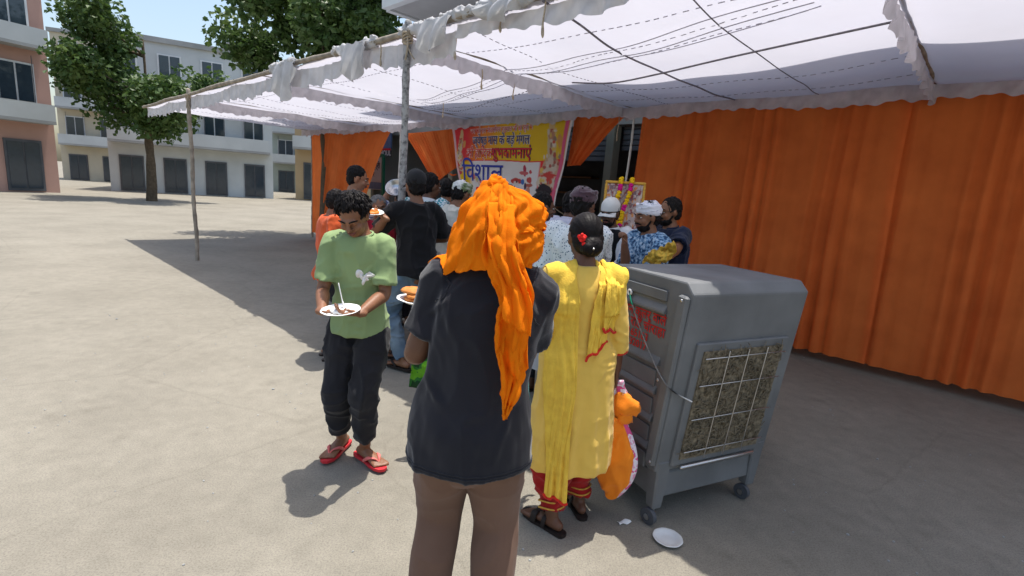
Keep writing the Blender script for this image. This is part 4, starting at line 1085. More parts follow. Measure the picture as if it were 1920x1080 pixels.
    def features(s, moustache=False, beard=0, brow='hair', closed=False):
        k = s.k
        for q in (-1, 1):
            mb = MB(); mb.ell(s.hp(q * .031, .0795, .004), np.array((.0145, .009, .0075 if not closed else .010)) * k, s.Rh, 12, 8); ey = mb.build('eye' if not closed else 'eyelid', M['eye'] if not closed else s.skin, s.o)
            if not closed: MB().ell(s.hp(q * .030, .0868, .0035), np.array((.0062, .0035, .0062)) * k, s.Rh, 10, 6).build('iris', M['pupil'], ey)
            mb = MB(); mb.ctube([(*s.hp(q * .012, .099, .022), .0035 * k), (*s.hp(q * .032, .095, .029), .0048 * k), (*s.hp(q * .053, .079, .024), .0028 * k)], 3, n=8); mb.build('eyebrow', M[brow], s.o)
            mb = MB(); mb.ctube([(*s.hp(q * .017, .0855, .0095), .0028 * k), (*s.hp(q * .031, .0885, .0125), .0032 * k), (*s.hp(q * .046, .080, .007), .0026 * k)], 3, n=6); mb.build('eyelid', s.skin, s.o)
        mb = MB(); mb.ctube([(*s.hp(-.024, .085, -.056), .003 * k), (*s.hp(-.008, .0975, -.053), .006 * k), (*s.hp(0, .098, -.055), .0055 * k), (*s.hp(.008, .0975, -.053), .006 * k), (*s.hp(.024, .085, -.056), .003 * k)], 3, n=8)
        mb.ctube([(*s.hp(-.020, .085, -.061), .003 * k), (*s.hp(0, .0965, -.064), .007 * k), (*s.hp(.020, .085, -.061), .003 * k)], 3, n=8); mb.build('lips', M['lip'], s.o)
        if moustache:
            mb = MB(); mb.ctube([(*s.hp(-.032, .080, -.054), .004 * k), (*s.hp(-.014, .098, -.043), .0075 * k), (*s.hp(0, .101, -.041), .006 * k), (*s.hp(.014, .098, -.043), .0075 * k), (*s.hp(.032, .080, -.054), .004 * k)], 3, n=8)
            mb.build('moustache', M['hair'], s.o, disp=fold_disp([(.002, (200, 200, 60), False, 2)]))
        if beard:
            mb = MB(); r = beard * k
            mb.ell(s.hp(0, .030, -.080), np.array((.054, .060, .040)) * k + (beard - .010) * .5, s.Rh)
            for q in (-1, 1): mb.ctube([(*s.hp(q * .069, -.004, .005), r * .45), (*s.hp(q * .060, .012, -.035), r * .7), (*s.hp(q * .046, .034, -.070), r)], 4, n=10)
            mb.build('beard', M['hair'], s.o, remesh=.005, sm=1, disp=fold_disp([(.003, (150, 150, 60), False, 2)]))
    def hair(s, m='hair', puff=1.0, locks=0, seed=1, back=0.0, len_=.035):
        k = s.k; mb = MB(); R = s.Rh
        mb.ell(s.hp(0, -.022, .034), np.array((.081 * puff, .091 * puff, .092 * puff)) * k, R, 28, 18); mb.ell(s.hp(0, -.045, -.015), np.array((.072, .060, .070)) * k, R)
        if back: mb.ell(s.hp(0, -.05, -.05), np.array((.066, .055, .06 + back)) * k, R)
        rnd = random.Random(seed)
        if locks:
            for i in range(locks):
                a = rnd.uniform(0, 2 * pi); ph = rnd.uniform(.0, 1.45); d = V(cos(a) * cos(ph), sin(a) * cos(ph), sin(ph))
                if d[1] > .55 and d[2] < .55: continue
                p = V(0, -.022, .034) + d * np.array((.080, .090, .091)) * puff * .97
                t = V(d[0] * .3, .5 + d[1] * .3, -.55); t = t - d * (t @ d) * .92; t = nrm(nrm(t) * 1.4 + V(rnd.gauss(0, .35), rnd.gauss(0, .35), rnd.gauss(0, .25)))
                q1 = p + t * len_ * .5 + d * .006; q2 = p + t * len_ * rnd.uniform(.8, 1.3) + d * .002
                mb.ctube([(*s.hp(*p), .0062 * k), (*s.hp(*q1), .0050 * k), (*s.hp(*q2), .0012 * k)], 2, n=5)
            return mb.build('hair', M[m], s.o, disp=fold_disp([(.0035, (70, 70, 40), True, seed)]))
        return mb.build('hair', M[m], s.o, remesh=.006, sm=1, disp=fold_disp([(.0045, (60, 60, 26), True, seed), (.002, (150, 150, 90), False, seed)]))
    # -------- clothes
    def shirt(s, m, hem=-.10, sleeve=.55, ease=.020, flare=.015, amp=.006, collar=None, seed=1, name='shirt', hem_curve=0.0, vox=None, sl_ease=.024, disp=None, vneck=False, body_only=False, top=.535):
        k = s.k; mb = MB(); sx = s.Rs @ V(1, 0, 0)
        rows = s.torso_rows(ease, .06, top)
        lo = []
        ts = sorted(set([hem, (hem * .6 + .06 * .4), .0 if hem < 0 else .03]))
        for t in ts:
            if t >= .06: continue
            p = s.sp(t) if t > -.05 else s.sp(-.05) + (s.P + V(0, 0, t * k) - s.sp(0)) - (s.sp(-.05) - s.sp(0))
            fr = (.06 - t) / max(.06 - hem, .01)
            lo.append((*p, .168 * k * s.g * (1.05 if s.female else 1) + ease + flare * fr, .126 * k * s.g + ease + flare * fr * .9))
        rows = lo + rows
        A = cr(rows, 4)[::-1]
        mb.tube(A[:, :3], [tuple(q[3:]) for q in A], n=36, side=sx, rnd=False, hollow=True)
        if not body_only:
            for q in (-1, 1):
                S, E, Wr = s.sh[q], s.el[q], s.wr[q]; ins = s.sp(.445, (q * .085 * k, 0, 0)); g = .55 + .45 * s.g
                path = [(ins, .075 * k), (S + s.Rs @ V(q * .004, 0, -.004), .057 * k * g + sl_ease * .85), (S * .5 + E * .5, .048 * k * g + sl_ease), (E, .042 * k * g + sl_ease), (E * .5 + Wr * .5, .040 * k + sl_ease * .8), (Wr, .030 * k + sl_ease * .6)]
                L = [0, .0, .25, .5, .75, 1.0]
                keep = [p for p, l in zip(path, L) if l < sleeve - .02]
                # end point
                if sleeve <= .5: e = S + (E - S) * (sleeve / .5); r = .046 * k * g + sl_ease * 1.15
                else: e = E + (Wr - E) * ((sleeve - .5) / .5); r = .036 * k + sl_ease * .8
                keep.append((e, r))
                mb.ctube([(*p, r_) for p, r_ in keep], 4, n=18, rnd=False, hollow=True)
        dz = disp or fold_disp([(amp, (11, 11, 4.5), True, seed), (amp * .55, (24, 24, 12), False, seed + 3), (amp * .3, (55, 55, 40), False, seed + 5)])
        o = mb.build(name, m, s.o, remesh=vox or max(.008, s.vox), sm=3, disp=dz)
        if collar:
            c = MB(); 
            for i, (t, r) in enumerate(((.515, .076), (.545, .066))):
                pass
            R = []
            for a in np.linspace(-.15 * pi, 1.15 * pi, 20):
                R.append(a - pi * .0)
            def fn(u, v):
                a = -pi / 2 + (u - .5) * 2 * pi * .84
                rr = (.082 - .012 * v) * k
                return s.sp(.505 + .052 * v - .012 * (1 - cos(a + pi / 2)), (cos(a) * rr * 1.05, sin(a) * rr * .95 + .004, 0))
            MB().sheet(fn, 28, 4).build('collar', collar, s.o, solid=.006)
        return o
    def trousers(s, m, ease=(.025, .022, .024, .026), amp=.006, end=.93, seed=3, name='trousers', crotch=0.0, vox=None, layers=None, top=.10, segs=None):
        k = s.k; mb = MB(); e0, e1, e2, e3 = ease
        rows = [(*s.sp(top), .142 * k * s.g, .100 * k * s.g), (*s.sp(.0), .160 * k * s.g + e0 * .3, .112 * k * s.g + e0 * .25), (*(s.P + V(0, 0, -.07 * k - crotch)), .155 * k * s.g + e0 * .7, .112 * k * s.g + e0 * .5), (*(s.P + V(0, 0, -.12 * k - crotch)), .09 * k, .08 * k)]
        mb.ctube(rows, 3, n=28, side=V(1, 0, 0))
        for q in (-1, 1):
            h, kn, an = s.hip[q], s.kn[q], s.an[q]; g = .55 + .45 * s.g; en = kn + (an - kn) * end
            mb.ctube([(*(h + V(0, 0, -.0)), .086 * k * g + e0 * .35), (*(h * .75 + kn * .25), .088 * k * g + e0), (*(h * .45 + kn * .55), .070 * k * g + e1), (*kn, .057 * k * g + e1), (*(kn * .65 + en * .35 + V(0, -.01, 0)), .052 * k * g + e2), (*(kn * .2 + en * .8), .040 * k + e3), (*en, .036 * k + e3)], 4, n=20, rnd=False, hollow=True)
        ly = layers or [(amp, (10, 10, 5), True, seed), (amp * .7, (9, 9, 17), True, seed + 9), (amp * .35, (30, 30, 20), False, seed + 2)]
        return mb.build(name, m, s.o, remesh=vox or max(.008, s.vox), sm=3, disp=creases(segs, fold_disp(ly)) if segs else fold_disp(ly))
    def sandals(s, sole, strap, straps='v'):
        k = s.k
        for q in (-1, 1):
            an = s.an[q]; base = V(an[0], an[1], an[2] - .085); R = rotz(s.fy[q]); F = lambda x, y, z: base + R @ V(x * k, y * k, z * k)
            out = [(-.030, -.085), (-.020, -.098), (.0, -.102), (.020, -.098), (.030, -.085), (.034, -.04), (.034, .03), (.046, .10), (.046, .15), (.034, .188), (.008, .204), (-.020, .196), (-.040, .16), (-.046, .10), (-.036, .03), (-.034, -.04)]
            mb = MB(); n = len(out); v = [F(x, y, z) for z in (.0005, .018) for x, y in out]
            mb.add(v, [tuple(range(n - 1, -1, -1)), tuple(range(n, 2 * n))] + [(i, (i + 1) % n, (i + 1) % n + n, i + n) for i in range(n)])
            so_ = mb.build('sandal', sole, s.o, smooth=False)
            mb = MB()
            if straps == 'v':
                for x in (-.045, .045): mb.ctube([(*F(x * .95, .04, .020), .010 * k, .005 * k), (*F(x * .85, .085, .055), .011 * k, .005 * k), (*F(x * .3, .125, .056), .009 * k, .005 * k), (*F(0, .145, .030), .005 * k, .004 * k)], 4, n=8, side=R @ V(0, 1, 0))
            else:
                for y, w2 in ((.09, .020), (.02, .014)): mb.ctube([(*F(-.048, y, .018), w2 * k, .004 * k), (*F(-.036, y, .066), w2 * k, .004 * k), (*F(0, y, .078 if y < .05 else .064), w2 * k, .004 * k), (*F(.036, y, .066), w2 * k, .004 * k), (*F(.048, y, .018), w2 * k, .004 * k)], 4, n=8, side=R @ V(0, 1, 0))
            mb.build('strap', strap, so_)
    def cap(s, m, brim=True, high=1.0):
        k = s.k; mb = MB(); rows = []
        for z, r in ((.012, 1.0), (.045, 1.0), (.080, .92), (.108, .70), (.125, .40), (.131, .10)):
            rows.append((*s.hp(0, -.012 - (z - .012) * .10, z * high + .01), .083 * r * k, .102 * r * k))
        mb.ctube(rows, 3, n=28, side=s.Rh @ V(1, 0, 0), rnd=False)
        c = mb.build('cap', m, s.o, disp=fold_disp([(.003, (30, 30, 30), False, 2)]))
        if brim:
            def fn(u, v):
                a = (u - .5) * 2.3
                return s.hp(sin(a) * (.080 + .012 * v), .070 * cos(a) + v * .075 * cos(a * .8) , .026 - .020 * v - .018 * a * a * v * .4 - .012 * abs(sin(a)))
            MB().sheet(fn, 18, 6).build('brim', m, c, solid=.005)
        MB().ell(s.hp(0, -.025, .142 * high), .008 * k, nu=8, nv=6).build('button', m, c)
        return c
    def wrap(s, m, name='head_wrap', h=.12, tail=False, seed=3, bulge=1.0, layers=None):
        k = s.k; mb = MB(); R = s.Rh
        mb.ell(s.hp(0, -.018, .052), np.array((.086, .100, .076 * h / .12)) * k * bulge, R, 28, 16)
        for i, (z, tl) in enumerate(((.040, .10), (.056, -.12), (.074, .12))):
            pts = []
            for a in np.linspace(0, 2 * pi, 25):
                pts.append((*s.hp(cos(a) * .079 * bulge, -.012 + sin(a) * .091 * bulge, z + .10 * sin(a) * .16 + tl * .10 * sin(a + 1) + .004 * sin(3 * a + i)), .010 * k, .017 * k))
            mb.tube([p[:3] for p in pts], [p[3:] for p in pts], n=10, rnd=False)
        if tail: mb.ctube([(*s.hp(.02, -.11, .03), .028 * k, .014 * k), (*s.hp(.03, -.125, -.03), .03 * k, .012 * k), (*s.hp(.04, -.12, -.10), .024 * k, .008 * k)], 3, n=10, side=R @ V(1, 0, 0))
        return mb.build(name, m, s.o, remesh=.0055, sm=2, disp=fold_disp(layers or [(.0035, (20, 20, 46), True, seed), (.0015, (60, 60, 80), False, seed)]))

def W2L(p, loc, yaw):
    d = np.array(p, float) - V(loc[0], loc[1], 0); return rotz(-radians(yaw)) @ d
def L2W(p, loc, yaw):
    return rotz(radians(yaw)) @ np.array(p, float) + V(loc[0], loc[1], 0)

# ---- man with the orange head scarf
def man_scarf():
    loc, yaw = (-.095, 1.50), -2
    plate_w = V(-.335, 1.80, 1.195)
    p = Person('person seen from behind, orange scarf over head, black T-shirt, brown trousers', loc, yaw, 1.62, girth=1.04, lean=(3, 5.0), head=(-4, 6, 2),
               lw=W2L(plate_w + V(.035, -.06, -.035), loc, yaw), rw=V(.06, .34, 1.16), lel=V(-.28, -.5, -1), rel=V(.35, -.5, -1), lhand=(V(-.25, 1, .2), V(0, 0, 1)), rhand=(V(-.5, .8, .3), V(-.5, -.2, .6)),
               lf=(-.135, .02), rf=(.10, .0), lfy=14, rfy=-10, vox=.006, skin='skin_dark', shoulder=.140, curl=(.25, .9), pel=(-.01, 0, 0))
    k = p.k
    p.body(); p.features(); p.hair()
    p.trousers(M['brown_trousers'], ease=(.020, .026, .028, .034), crotch=.045, amp=.0055, vox=.0075, seed=14,
               layers=[(.005, (8, 8, 2.6), True, 14), (.003, (6, 6, 7), True, 23), (.0015, (22, 22, 9), False, 5)], segs=[(p.P + V(0, -.10, -.16), p.P + V(-.14, -.10, -.06), .014, .012), (p.P + V(0, -.10, -.17), p.P + V(.14, -.10, -.07), .014, .012), (p.P + V(-.01, -.09, -.18), p.P + V(-.15, -.08, -.26), .013, .011), (p.P + V(.01, -.09, -.19), p.P + V(.13, -.08, -.25), .013, .011), (p.P + V(-.17, -.06, -.10), p.P + V(-.12, -.10, -.32), .014, .010), (p.P + V(.15, -.06, -.12), p.P + V(.09, -.09, -.36), .014, .010), (p.P + V(-.17, -.04, -.36), p.P + V(-.07, -.08, -.30), .012, .008), (p.P + V(.14, -.05, -.40), p.P + V(.04, -.09, -.33), .012, .009), (p.P + V(.14, -.05, -.47), p.P + V(.05, -.09, -.42), .012, .009), (p.P + V(-.18, -.04, -.46), p.P + V(-.08, -.09, -.41), .012, .008)])
    # T-shirt: fold lines run down from the shoulder blades
    tee = p.shirt(M['tee_black'], hem=-.135, sleeve=.36, ease=.024, flare=.012, amp=.005, seed=8, vox=.0065, sl_ease=.026,
            disp=creases([(p.sp(.43, (-.13, -.11, 0)), p.sp(.24, (-.04, -.14, 0)), .013, .008), (p.sp(.43, (.13, -.11, 0)), p.sp(.20, (.05, -.14, 0)), .012, .008), (p.sp(.32, (-.15, -.09, 0)), p.sp(.08, (-.09, -.14, 0)), .014, .010),
                (p.sp(.13, (.17, -.06, 0)), p.sp(.05, (-.03, -.15, 0)), .013, .009), (p.sp(.17, (-.17, -.05, 0)), p.sp(-.01, (.03, -.15, 0)), .015, .010), (p.sp(.22, (.16, -.08, 0)), p.sp(-.08, (.11, -.15, 0)), .014, .009),
                (p.sp(.06, (-.06, -.15, 0)), p.sp(-.13, (-.11, -.15, 0)), .016, .010), (p.sp(.02, (.05, -.15, 0)), p.sp(-.13, (.02, -.16, 0)), .016, .009), (p.sp(.48, (-.10, -.09, 0)), p.sp(.36, (-.16, -.09, 0)), .010, .006),
                (p.sp(.36, (.10, -.13, 0)), p.sp(.12, (.14, -.11, 0)), .011, .007), (p.sh[-1] * .5 + p.el[-1] * .5 + V(0, -.06, 0), p.sp(.40, (-.12, -.11, 0)), .011, .008), (p.sh[1] * .5 + p.el[1] * .5 + V(0, -.06, 0), p.sp(.40, (.12, -.11, 0)), .011, .008)],
               fold_disp([(.004, (9, 9, 3.2), True, 21), (.003, (14, 14, 9), True, 31), (.0012, (50, 50, 30), False, 7)])))
    tb = bvh_of(tee)
    def seam(pts, m, rr=.0022, bv_=None):
        q = []
        for x in cr(pts, 6):
            l, n, _, d = (bv_ or tb).find_nearest(Vector(x))
            q.append(np.array(l + n * .0012))
        MB().tube(q, rr, n=5).build('seam', m, p.o)
    for q in (-1, 1):
        S = p.sh[q]; seam([S + V(q * -.012 + q * .02 * cos(a), -.09 * sin(a) * 1.0, .085 * cos(a)) for a in np.linspace(-.2, pi * .95, 12)], M['tee_black'])
    for t in (-.118, -.108): seam([p.P + V(.20 * cos(a), .17 * sin(a), t * k) for a in np.linspace(pi, 2 * pi, 20)], M['tee_black'], .0016)
    p.sandals(M['sandal_dark'], M['sandal_dark'])
    # scarf: under-layer round the head, then loose layers falling from the knot
    mb = MB(); R = p.Rh; E_ = lambda c, r, Mx=None: mb.ell(p.hp(*c), np.array(r) * k, R if Mx is None else R @ Mx, 26, 16)
    E_((0, -.012, .008), (.094, .106, .098)); E_((-.012, -.030, .070), (.075, .075, .050)); E_((.035, -.010, .060), (.072, .080, .046), roty(.35))
    E_((-.035, -.045, .112), (.030, .028, .022)); E_((-.012, -.045, .106), (.040, .028, .016))
    E_((.082, -.035, -.030), (.046, .052, .060)); E_((.062, -.050, -.065), (.050, .044, .030)); E_((-.02, -.060, -.055), (.098, .058, .070))
    knot = p.hp(-.030, -.045, .14)
    def tri(x): return 1 - 4 * np.abs(x - np.floor(x + .5))
    def drape(co, no):
        q = co - knot; ang = np.arctan2(q[:, 0], -q[:, 1] * .6 - q[:, 2] * .8); r = np.linalg.norm(q, axis=1)
        w1 = vnoise(np.stack([ang * 1.3, r * 5, 0 * r], 1), 41); m1 = .5 + .5 * vnoise(np.stack([ang * 2, r * 9, 0 * r + 3], 1), 43)
        d = .008 * tri(ang * 2.1 + .5 * w1) * m1 + .005 * tri(ang * 4.3 + .7 * w1 + r * 2) * (1 - m1) + .004 * tri((co[:, 2] * 13 + co[:, 0] * 7) + w1) * (m1 > .55)
        return co + no * (d * np.clip(r / .08, .3, 1))[:, None]
    base = mb.build('head_scarf', M['scarf'], p.o, remesh=.0055, sm=14)
    knots = MB(); knots.ctube([(*p.hp(-.062, -.04, .100), .010 * k, .016 * k), (*p.hp(-.040, -.062, .118), .016 * k, .020 * k), (*p.hp(-.015, -.060, .126), .014 * k, .022 * k), (*p.hp(.010, -.050, .112), .008 * k, .016 * k)], 5, n=14)
    knots.build('scarf_knot', M['scarf'], p.o, remesh=.005, sm=2, disp=fold_disp([(.006, (60, 60, 22), True, 4)]))
    bv = bvh_of(base, tee)
    rs = np.random.RandomState(5)
    def veil(name, top, mid, bot, nf, amp, seed, off=.006, hemw=.006, mid2=None):
        C = [cr([p.hp(*c) for c in row], 10) for row in ([top, mid, mid2, bot] if mid2 else [top, mid, bot])]
        ctr = p.hp(0, -.01, -.02)
        def fn(s_, q):
            row = []
            for c in C:
                i = s_ * (len(c) - 1); j = min(int(i), len(c) - 2); row.append(c[j] + (c[j + 1] - c[j]) * (i - j))
            P = cr(row, 12); i = q * (len(P) - 1); j = min(int(i), len(P) - 2); pt = P[j] + (P[j + 1] - P[j]) * (i - j)
            w_ = nf * s_ + .35 * sin(q * 3.5 + seed) + .25 * sin(q * 7 + s_ * 5 + seed) + .12 * sin(s_ * 31 + seed)
            f_ = 1 - 4 * abs(w_ - math.floor(w_ + .5)); g_ = 2.3 * w_ + .4 * sin(q * 11); g_ = 1 - 4 * abs(g_ - math.floor(g_ + .5))
            out = nrm(pt - ctr); env = min(1, q * 2.2 + .12)
            d = amp * env * (f_ * (.6 + .4 * sin(s_ * 13 + seed)) + .22 * g_) + hemw * q ** 6 + .004 * sin(q * 21 + s_ * 17) * env
            return pt + out * (d + .008)
        dsp = keep_outside(bv, off, fold_disp([(.0022, (26, 26, 12), True, seed), (.0006, (80, 80, 80), False, seed + 1)]))
        return MB().sheet(fn, 80, 70).build(name, M['scarf'], p.o, solid=.003, disp=dsp)
    veil('scarf_layer', [(-.06, -.03, .105), (-.04, -.06, .112), (-.01, -.07, .112), (.01, -.07, .108)], [(-.118, -.01, .00), (-.108, -.085, .005), (-.05, -.140, .01), (.02, -.148, .02)],
         [(-.162, -.02, -.160), (-.140, -.080, -.165), (-.080, -.135, -.150), (.01, -.160, -.130)], 3.4, .013, 2)
    veil('scarf_layer', [(-.02, -.06, .112), (.01, -.06, .112), (.035, -.04, .108), (.05, .01, .104)], [(.03, -.130, .05), (.085, -.095, .06), (.128, -.05, .060), (.128, .02, .05)],
         [(.04, -.140, -.03), (.092, -.105, -.02), (.130, -.06, -.005), (.118, .03, -.02)], 3.6, .010, 7)
    veil('scarf_layer', [(.05, -.125, .01), (.09, -.095, .012), (.125, -.055, .005), (.120, .02, .0)], [(.06, -.145, -.05), (.105, -.110, -.055), (.142, -.055, -.045), (.125, .02, -.04)],
         [(.03, -.125, -.115), (.075, -.105, -.120), (.110, -.06, -.115), (.10, .02, -.105)], 2.6, .008, 11)
    # the free end: from the crown over the nape and down the back
    path = [p.hp(.000, -.084, .112), p.hp(.015, -.146, .05), p.hp(.030, -.178, -.03), p.hp(.042, -.186, -.10), p.sp(.47, (.080, -.165, 0)), p.sp(.40, (.088, -.172, 0)), p.sp(.31, (.100, -.165, 0)), p.sp(.24, (.108, -.158, 0)), p.sp(.165, (.106, -.154, 0)), p.sp(.110, (.112, -.158, 0))]
    hw = [.022, .040, .048, .052, .052, .054, .046, .033, .031, .006]
    A = cr([(*q, h) for q, h in zip(path, hw)], 8)
    def fn(s_, q):
        i = q * (len(A) - 1); j = min(int(i), len(A) - 2); r = A[j] + (A[j + 1] - A[j]) * (i - j)
        x = (s_ - .5) * 2; w_ = 1.6 * s_ + .3 * sin(q * 5) + .12 * sin(q * 19); f_ = 1 - 4 * abs(w_ - math.floor(w_ + .5)); w2 = 3.7 * s_ + .5 * sin(q * 8 + 1); g_ = 1 - 4 * abs(w2 - math.floor(w2 + .5))
        return V(r[0] + x * r[3] * k + .006 * sin(q * 17 + x), r[1] - .014 * f_ - .006 * g_ - .008 + .010 * x * x - .004 * sin(q * 42 + x * 3), r[2] + .010 * sin(x * 4 + q * 8))
    MB().sheet(fn, 44, 170).build('scarf_tail', M['scarf'], p.o, solid=.003, disp=keep_outside(bv, .008, fold_disp([(.0035, (46, 46, 14), True, 4), (.0015, (80, 80, 60), False, 6)])))
    def fn2(s_, q):   # doubled cloth lying over the free end between the shoulder blades
        x = (s_ - .5) * 2; i = (.12 + .46 * q) * (len(A) - 1); j = int(i); a = A[j] + (A[j + 1] - A[j]) * (i - j)
        w_ = 1.9 * s_ + .3 * sin(q * 4); f_ = 1 - 4 * abs(w_ - math.floor(w_ + .5))
        return V(a[0] + x * (.036 + .010 * min(1, 2 * q) - .006 * q) * k + .010 * q, a[1] - .030 * min(1, q * 2.5) - .009 * f_ * min(1, .2 + q * 2) - .012 * q ** 5, a[2] + .012 - .022 * x * q)
    MB().sheet(fn2, 34, 46).build('scarf_layer', M['scarf'], p.o, solid=.003, disp=fold_disp([(.003, (40, 40, 16), True, 14)]))
    paper_plate('paper_plate', 'white paper plate of fried bread held at the elbow of the black T-shirt', tuple(plate_w), .088, (0, .06), 'bread')
man_scarf()

# ---- woman in yellow
def woman_yellow():
    loc, yaw = (.335, 2.27), 10
    p = Person('woman from behind in yellow kurta and stole, red trousers, black hair bun', loc, yaw, 1.535, girth=1.06, lean=(1, -1.2), head=(6, 6, 0), female=True,
               lw=V(-.06, .24, 1.02), rw=V(.215, .03, .77), rel=V(.3, -1, 0), lf=(-.075, -.055), rf=(.105, .075), lfy=36, rfy=4, vox=.006, skin='skin_dark', rhand=(V(.05, .1, -1), V(-1, .1, 0)), curl=(.6, 1.15), shoulder=.158)
    k = p.k
    p.body(); p.features()
    mb = MB(); R = p.Rh
    for c, r in (((0, -.022, .028), (.084, .096, .094)), ((0, -.050, -.020), (.082, .066, .080)), ((.0, -.095, -.052), (.060, .046, .052)), ((-.020, -.118, -.060), (.040, .026, .034))): mb.ell(p.hp(*c), np.array(r) * k, R, 30, 18)
    def comb(co, no):
        q = (co - p.hp(0, -.09, -.03)); ang = np.arctan2(q[:, 0], q[:, 2] + .01); r = np.linalg.norm(q, axis=1)
        return co + no * (.0022 * vnoise(np.stack([ang * 16, r * 10, 0 * r], 1), 4) + .0010 * vnoise(np.stack([ang * 40, r * 14, 0 * r], 1), 5))[:, None]
    h = mb.build('hair', M['hair'], p.o, remesh=.005, sm=2, disp=comb)
    mb = MB(); c0 = p.hp(-.062, -.118, -.010); rnd = random.Random(3)
    for i in range(11):
        a = i * 2.4; r = .005 + .0011 * i; mb.ell(c0 + V(r * cos(a), -.006 * cos(i), r * sin(a)), (.009, .004, .008), roty(a) @ rotx(rnd.uniform(-.5, .5)), 10, 7)
    mb.ell(c0 + V(.010, -.002, -.028), (.010, .006, .009)); mb.build('hair_flower', M['red_flower'], p.o, disp=fold_disp([(.003, (120, 120, 120), False, 2)]))
    mb = MB(); mb.ell(p.hp(-.012, -.148, -.062), .006 * k, nu=8, nv=6); mb.build('hair_pin', M['steel'], p.o)
    # salwar
    p.trousers(M['red_cloth'], ease=(.002, .012, .060, .028), amp=.008, end=.96, top=-.02, seed=5, vox=.0075, layers=[(.009, (8, 8, 7), True, 5), (.007, (9, 9, 20), True, 8), (.003, (30, 30, 30), False, 3)])
    for q in (-1, 1):
        kn, an = p.kn[q], p.an[q]
        for f_ in (.76, .84, .92):
            c = kn + (an - kn) * f_; ax = nrm(an - kn); a1 = nrm(np.cross(ax, V(0, 1, 0))); a2 = np.cross(ax, a1); rr = .040 * k + .026 + (.008 if f_ < .75 else 0)
            mb = MB(); mb.tube([c + a1 * cos(a) * rr + a2 * sin(a) * rr + V(0, 0, .004 * sin(3 * a)) for a in np.linspace(0, 2 * pi, 25)], .0042, n=6, rnd=False); mb.build('gold_band', M['gold_thread'], p.o)
    p.sandals(M['sandal_dark'], M['sandal_dark'], 'band')
    # kurta
    zr = [(.335, .212, .158), (.42, .208, .156), (.55, .200, .152), (.68, .190, .148), (.80, .180, .142)]
    rows = [(p.P[0] * 1.0 + .0, p.P[1], z, a, b) for z, a, b in zr] + p.torso_rows(.017, .06, .53)
    A = cr(rows, 4); mb = MB(); B = A[::-1]
    mb.tube(B[:, :3], [tuple(r[3:]) for r in B], n=40, side=p.Rs @ V(1, 0, 0), rnd=False, hollow=True)
    for q, fr in ((1, .52), (-1, .52)):
        S, E, Wr = p.sh[q], p.el[q], p.wr[q]; ins = p.sp(.445, (q * .085 * k, 0, 0)); en = E + (Wr - E) * fr
        mb.ctube([(*ins, .068 * k), (*(S + V(q * .0, 0, -.008)), .063 * k), (*(S * .5 + E * .5), .064 * k), (*E, .061 * k), (*en, .058 * k)], 4, n=20, rnd=False, hollow=True)
        ax = nrm(Wr - E); a1 = nrm(np.cross(ax, V(0, 1, 0))); a2 = np.cross(ax, a1)
        t = MB(); t.tube([en - ax * .020, en - ax * .004, en + ax * .006], [.0600 * k + .003, .0600 * k + .004, .0585 * k + .003], n=26, rnd=False); t.build('sleeve_trim', M['red_trim'], p.o)
    def kd(co, no):
        low = np.clip((.95 - co[:, 2]) / .6, 0, 1); ang = np.arctan2(co[:, 0], -co[:, 1])
        d = .012 * low * (1 - 2 * np.abs(vnoise(np.stack([ang * 2.6, co[:, 2] * 1.3, 0 * ang], 1), 12))) + .004 * (1 - 2 * np.abs(vnoise(co * np.array([12, 12, 9.]), 15))) + .0015 * vnoise(co * 45, 3)
        wst = np.exp(-((co[:, 2] - .90) / .06) ** 2); d += wst * .005 * (1 - 2 * np.abs(vnoise(co * np.array([8, 8, 34.]), 19)))
        return co + no * d[:, None]
    kd = creases([(p.sp(.16, (.15, -.07, 0)), p.sp(.10, (-.02, -.13, 0)), .011, .010), (p.sp(.12, (.16, -.06, 0)), p.sp(.04, (.02, -.14, 0)), .012, .011), (p.sp(.07, (.17, -.06, 0)), p.sp(-.05, (.06, -.15, 0)), .013, .010), (p.P + V(.05, -.15, -.05), p.P + V(.09, -.16, -.50), .02, .014), (p.P + V(.13, -.12, -.10), p.P + V(.17, -.10, -.50), .018, .014), (p.P + V(-.02, -.15, -.12), p.P + V(-.04, -.16, -.50), .02, .013), (p.P + V(-.14, -.10, -.08), p.P + V(-.18, -.08, -.50), .02, .013), (p.sh[1] * .5 + p.el[1] * .5 + V(-.03, -.06, 0), p.el[1] + V(.04, -.04, .0), .010, .009), (p.el[1] + V(-.05, -.05, .02), p.el[1] + V(.05, -.05, -.03), .009, .009), (p.el[1] + V(-.05, -.05, -.03), p.el[1] + V(.05, -.05, -.07), .009, .008)], kd)
    kur = mb.build('kurta', M['yellow_kurta'], p.o, remesh=.0065, sm=3, disp=kd); kbv = bvh_of(kur)
    zz = A[:, 2]; o_ = np.argsort(zz)
    def surf(x, z):
        a = np.interp(z, zz[o_], A[o_, 3]); b = np.interp(z, zz[o_], A[o_, 4]); cx = np.interp(z, zz[o_], A[o_, 0]); cy = np.interp(z, zz[o_], A[o_, 1])
        # the shoulder yoke keeps its depth out to the arm
        if z > 1.10: a = max(a, .185); b = max(b, .100 * (1 - .9 * max(0, z - 1.22) / .12))
        t = min(abs(x - cx) / a, .97); return cy - b * sqrt(1 - t * t)
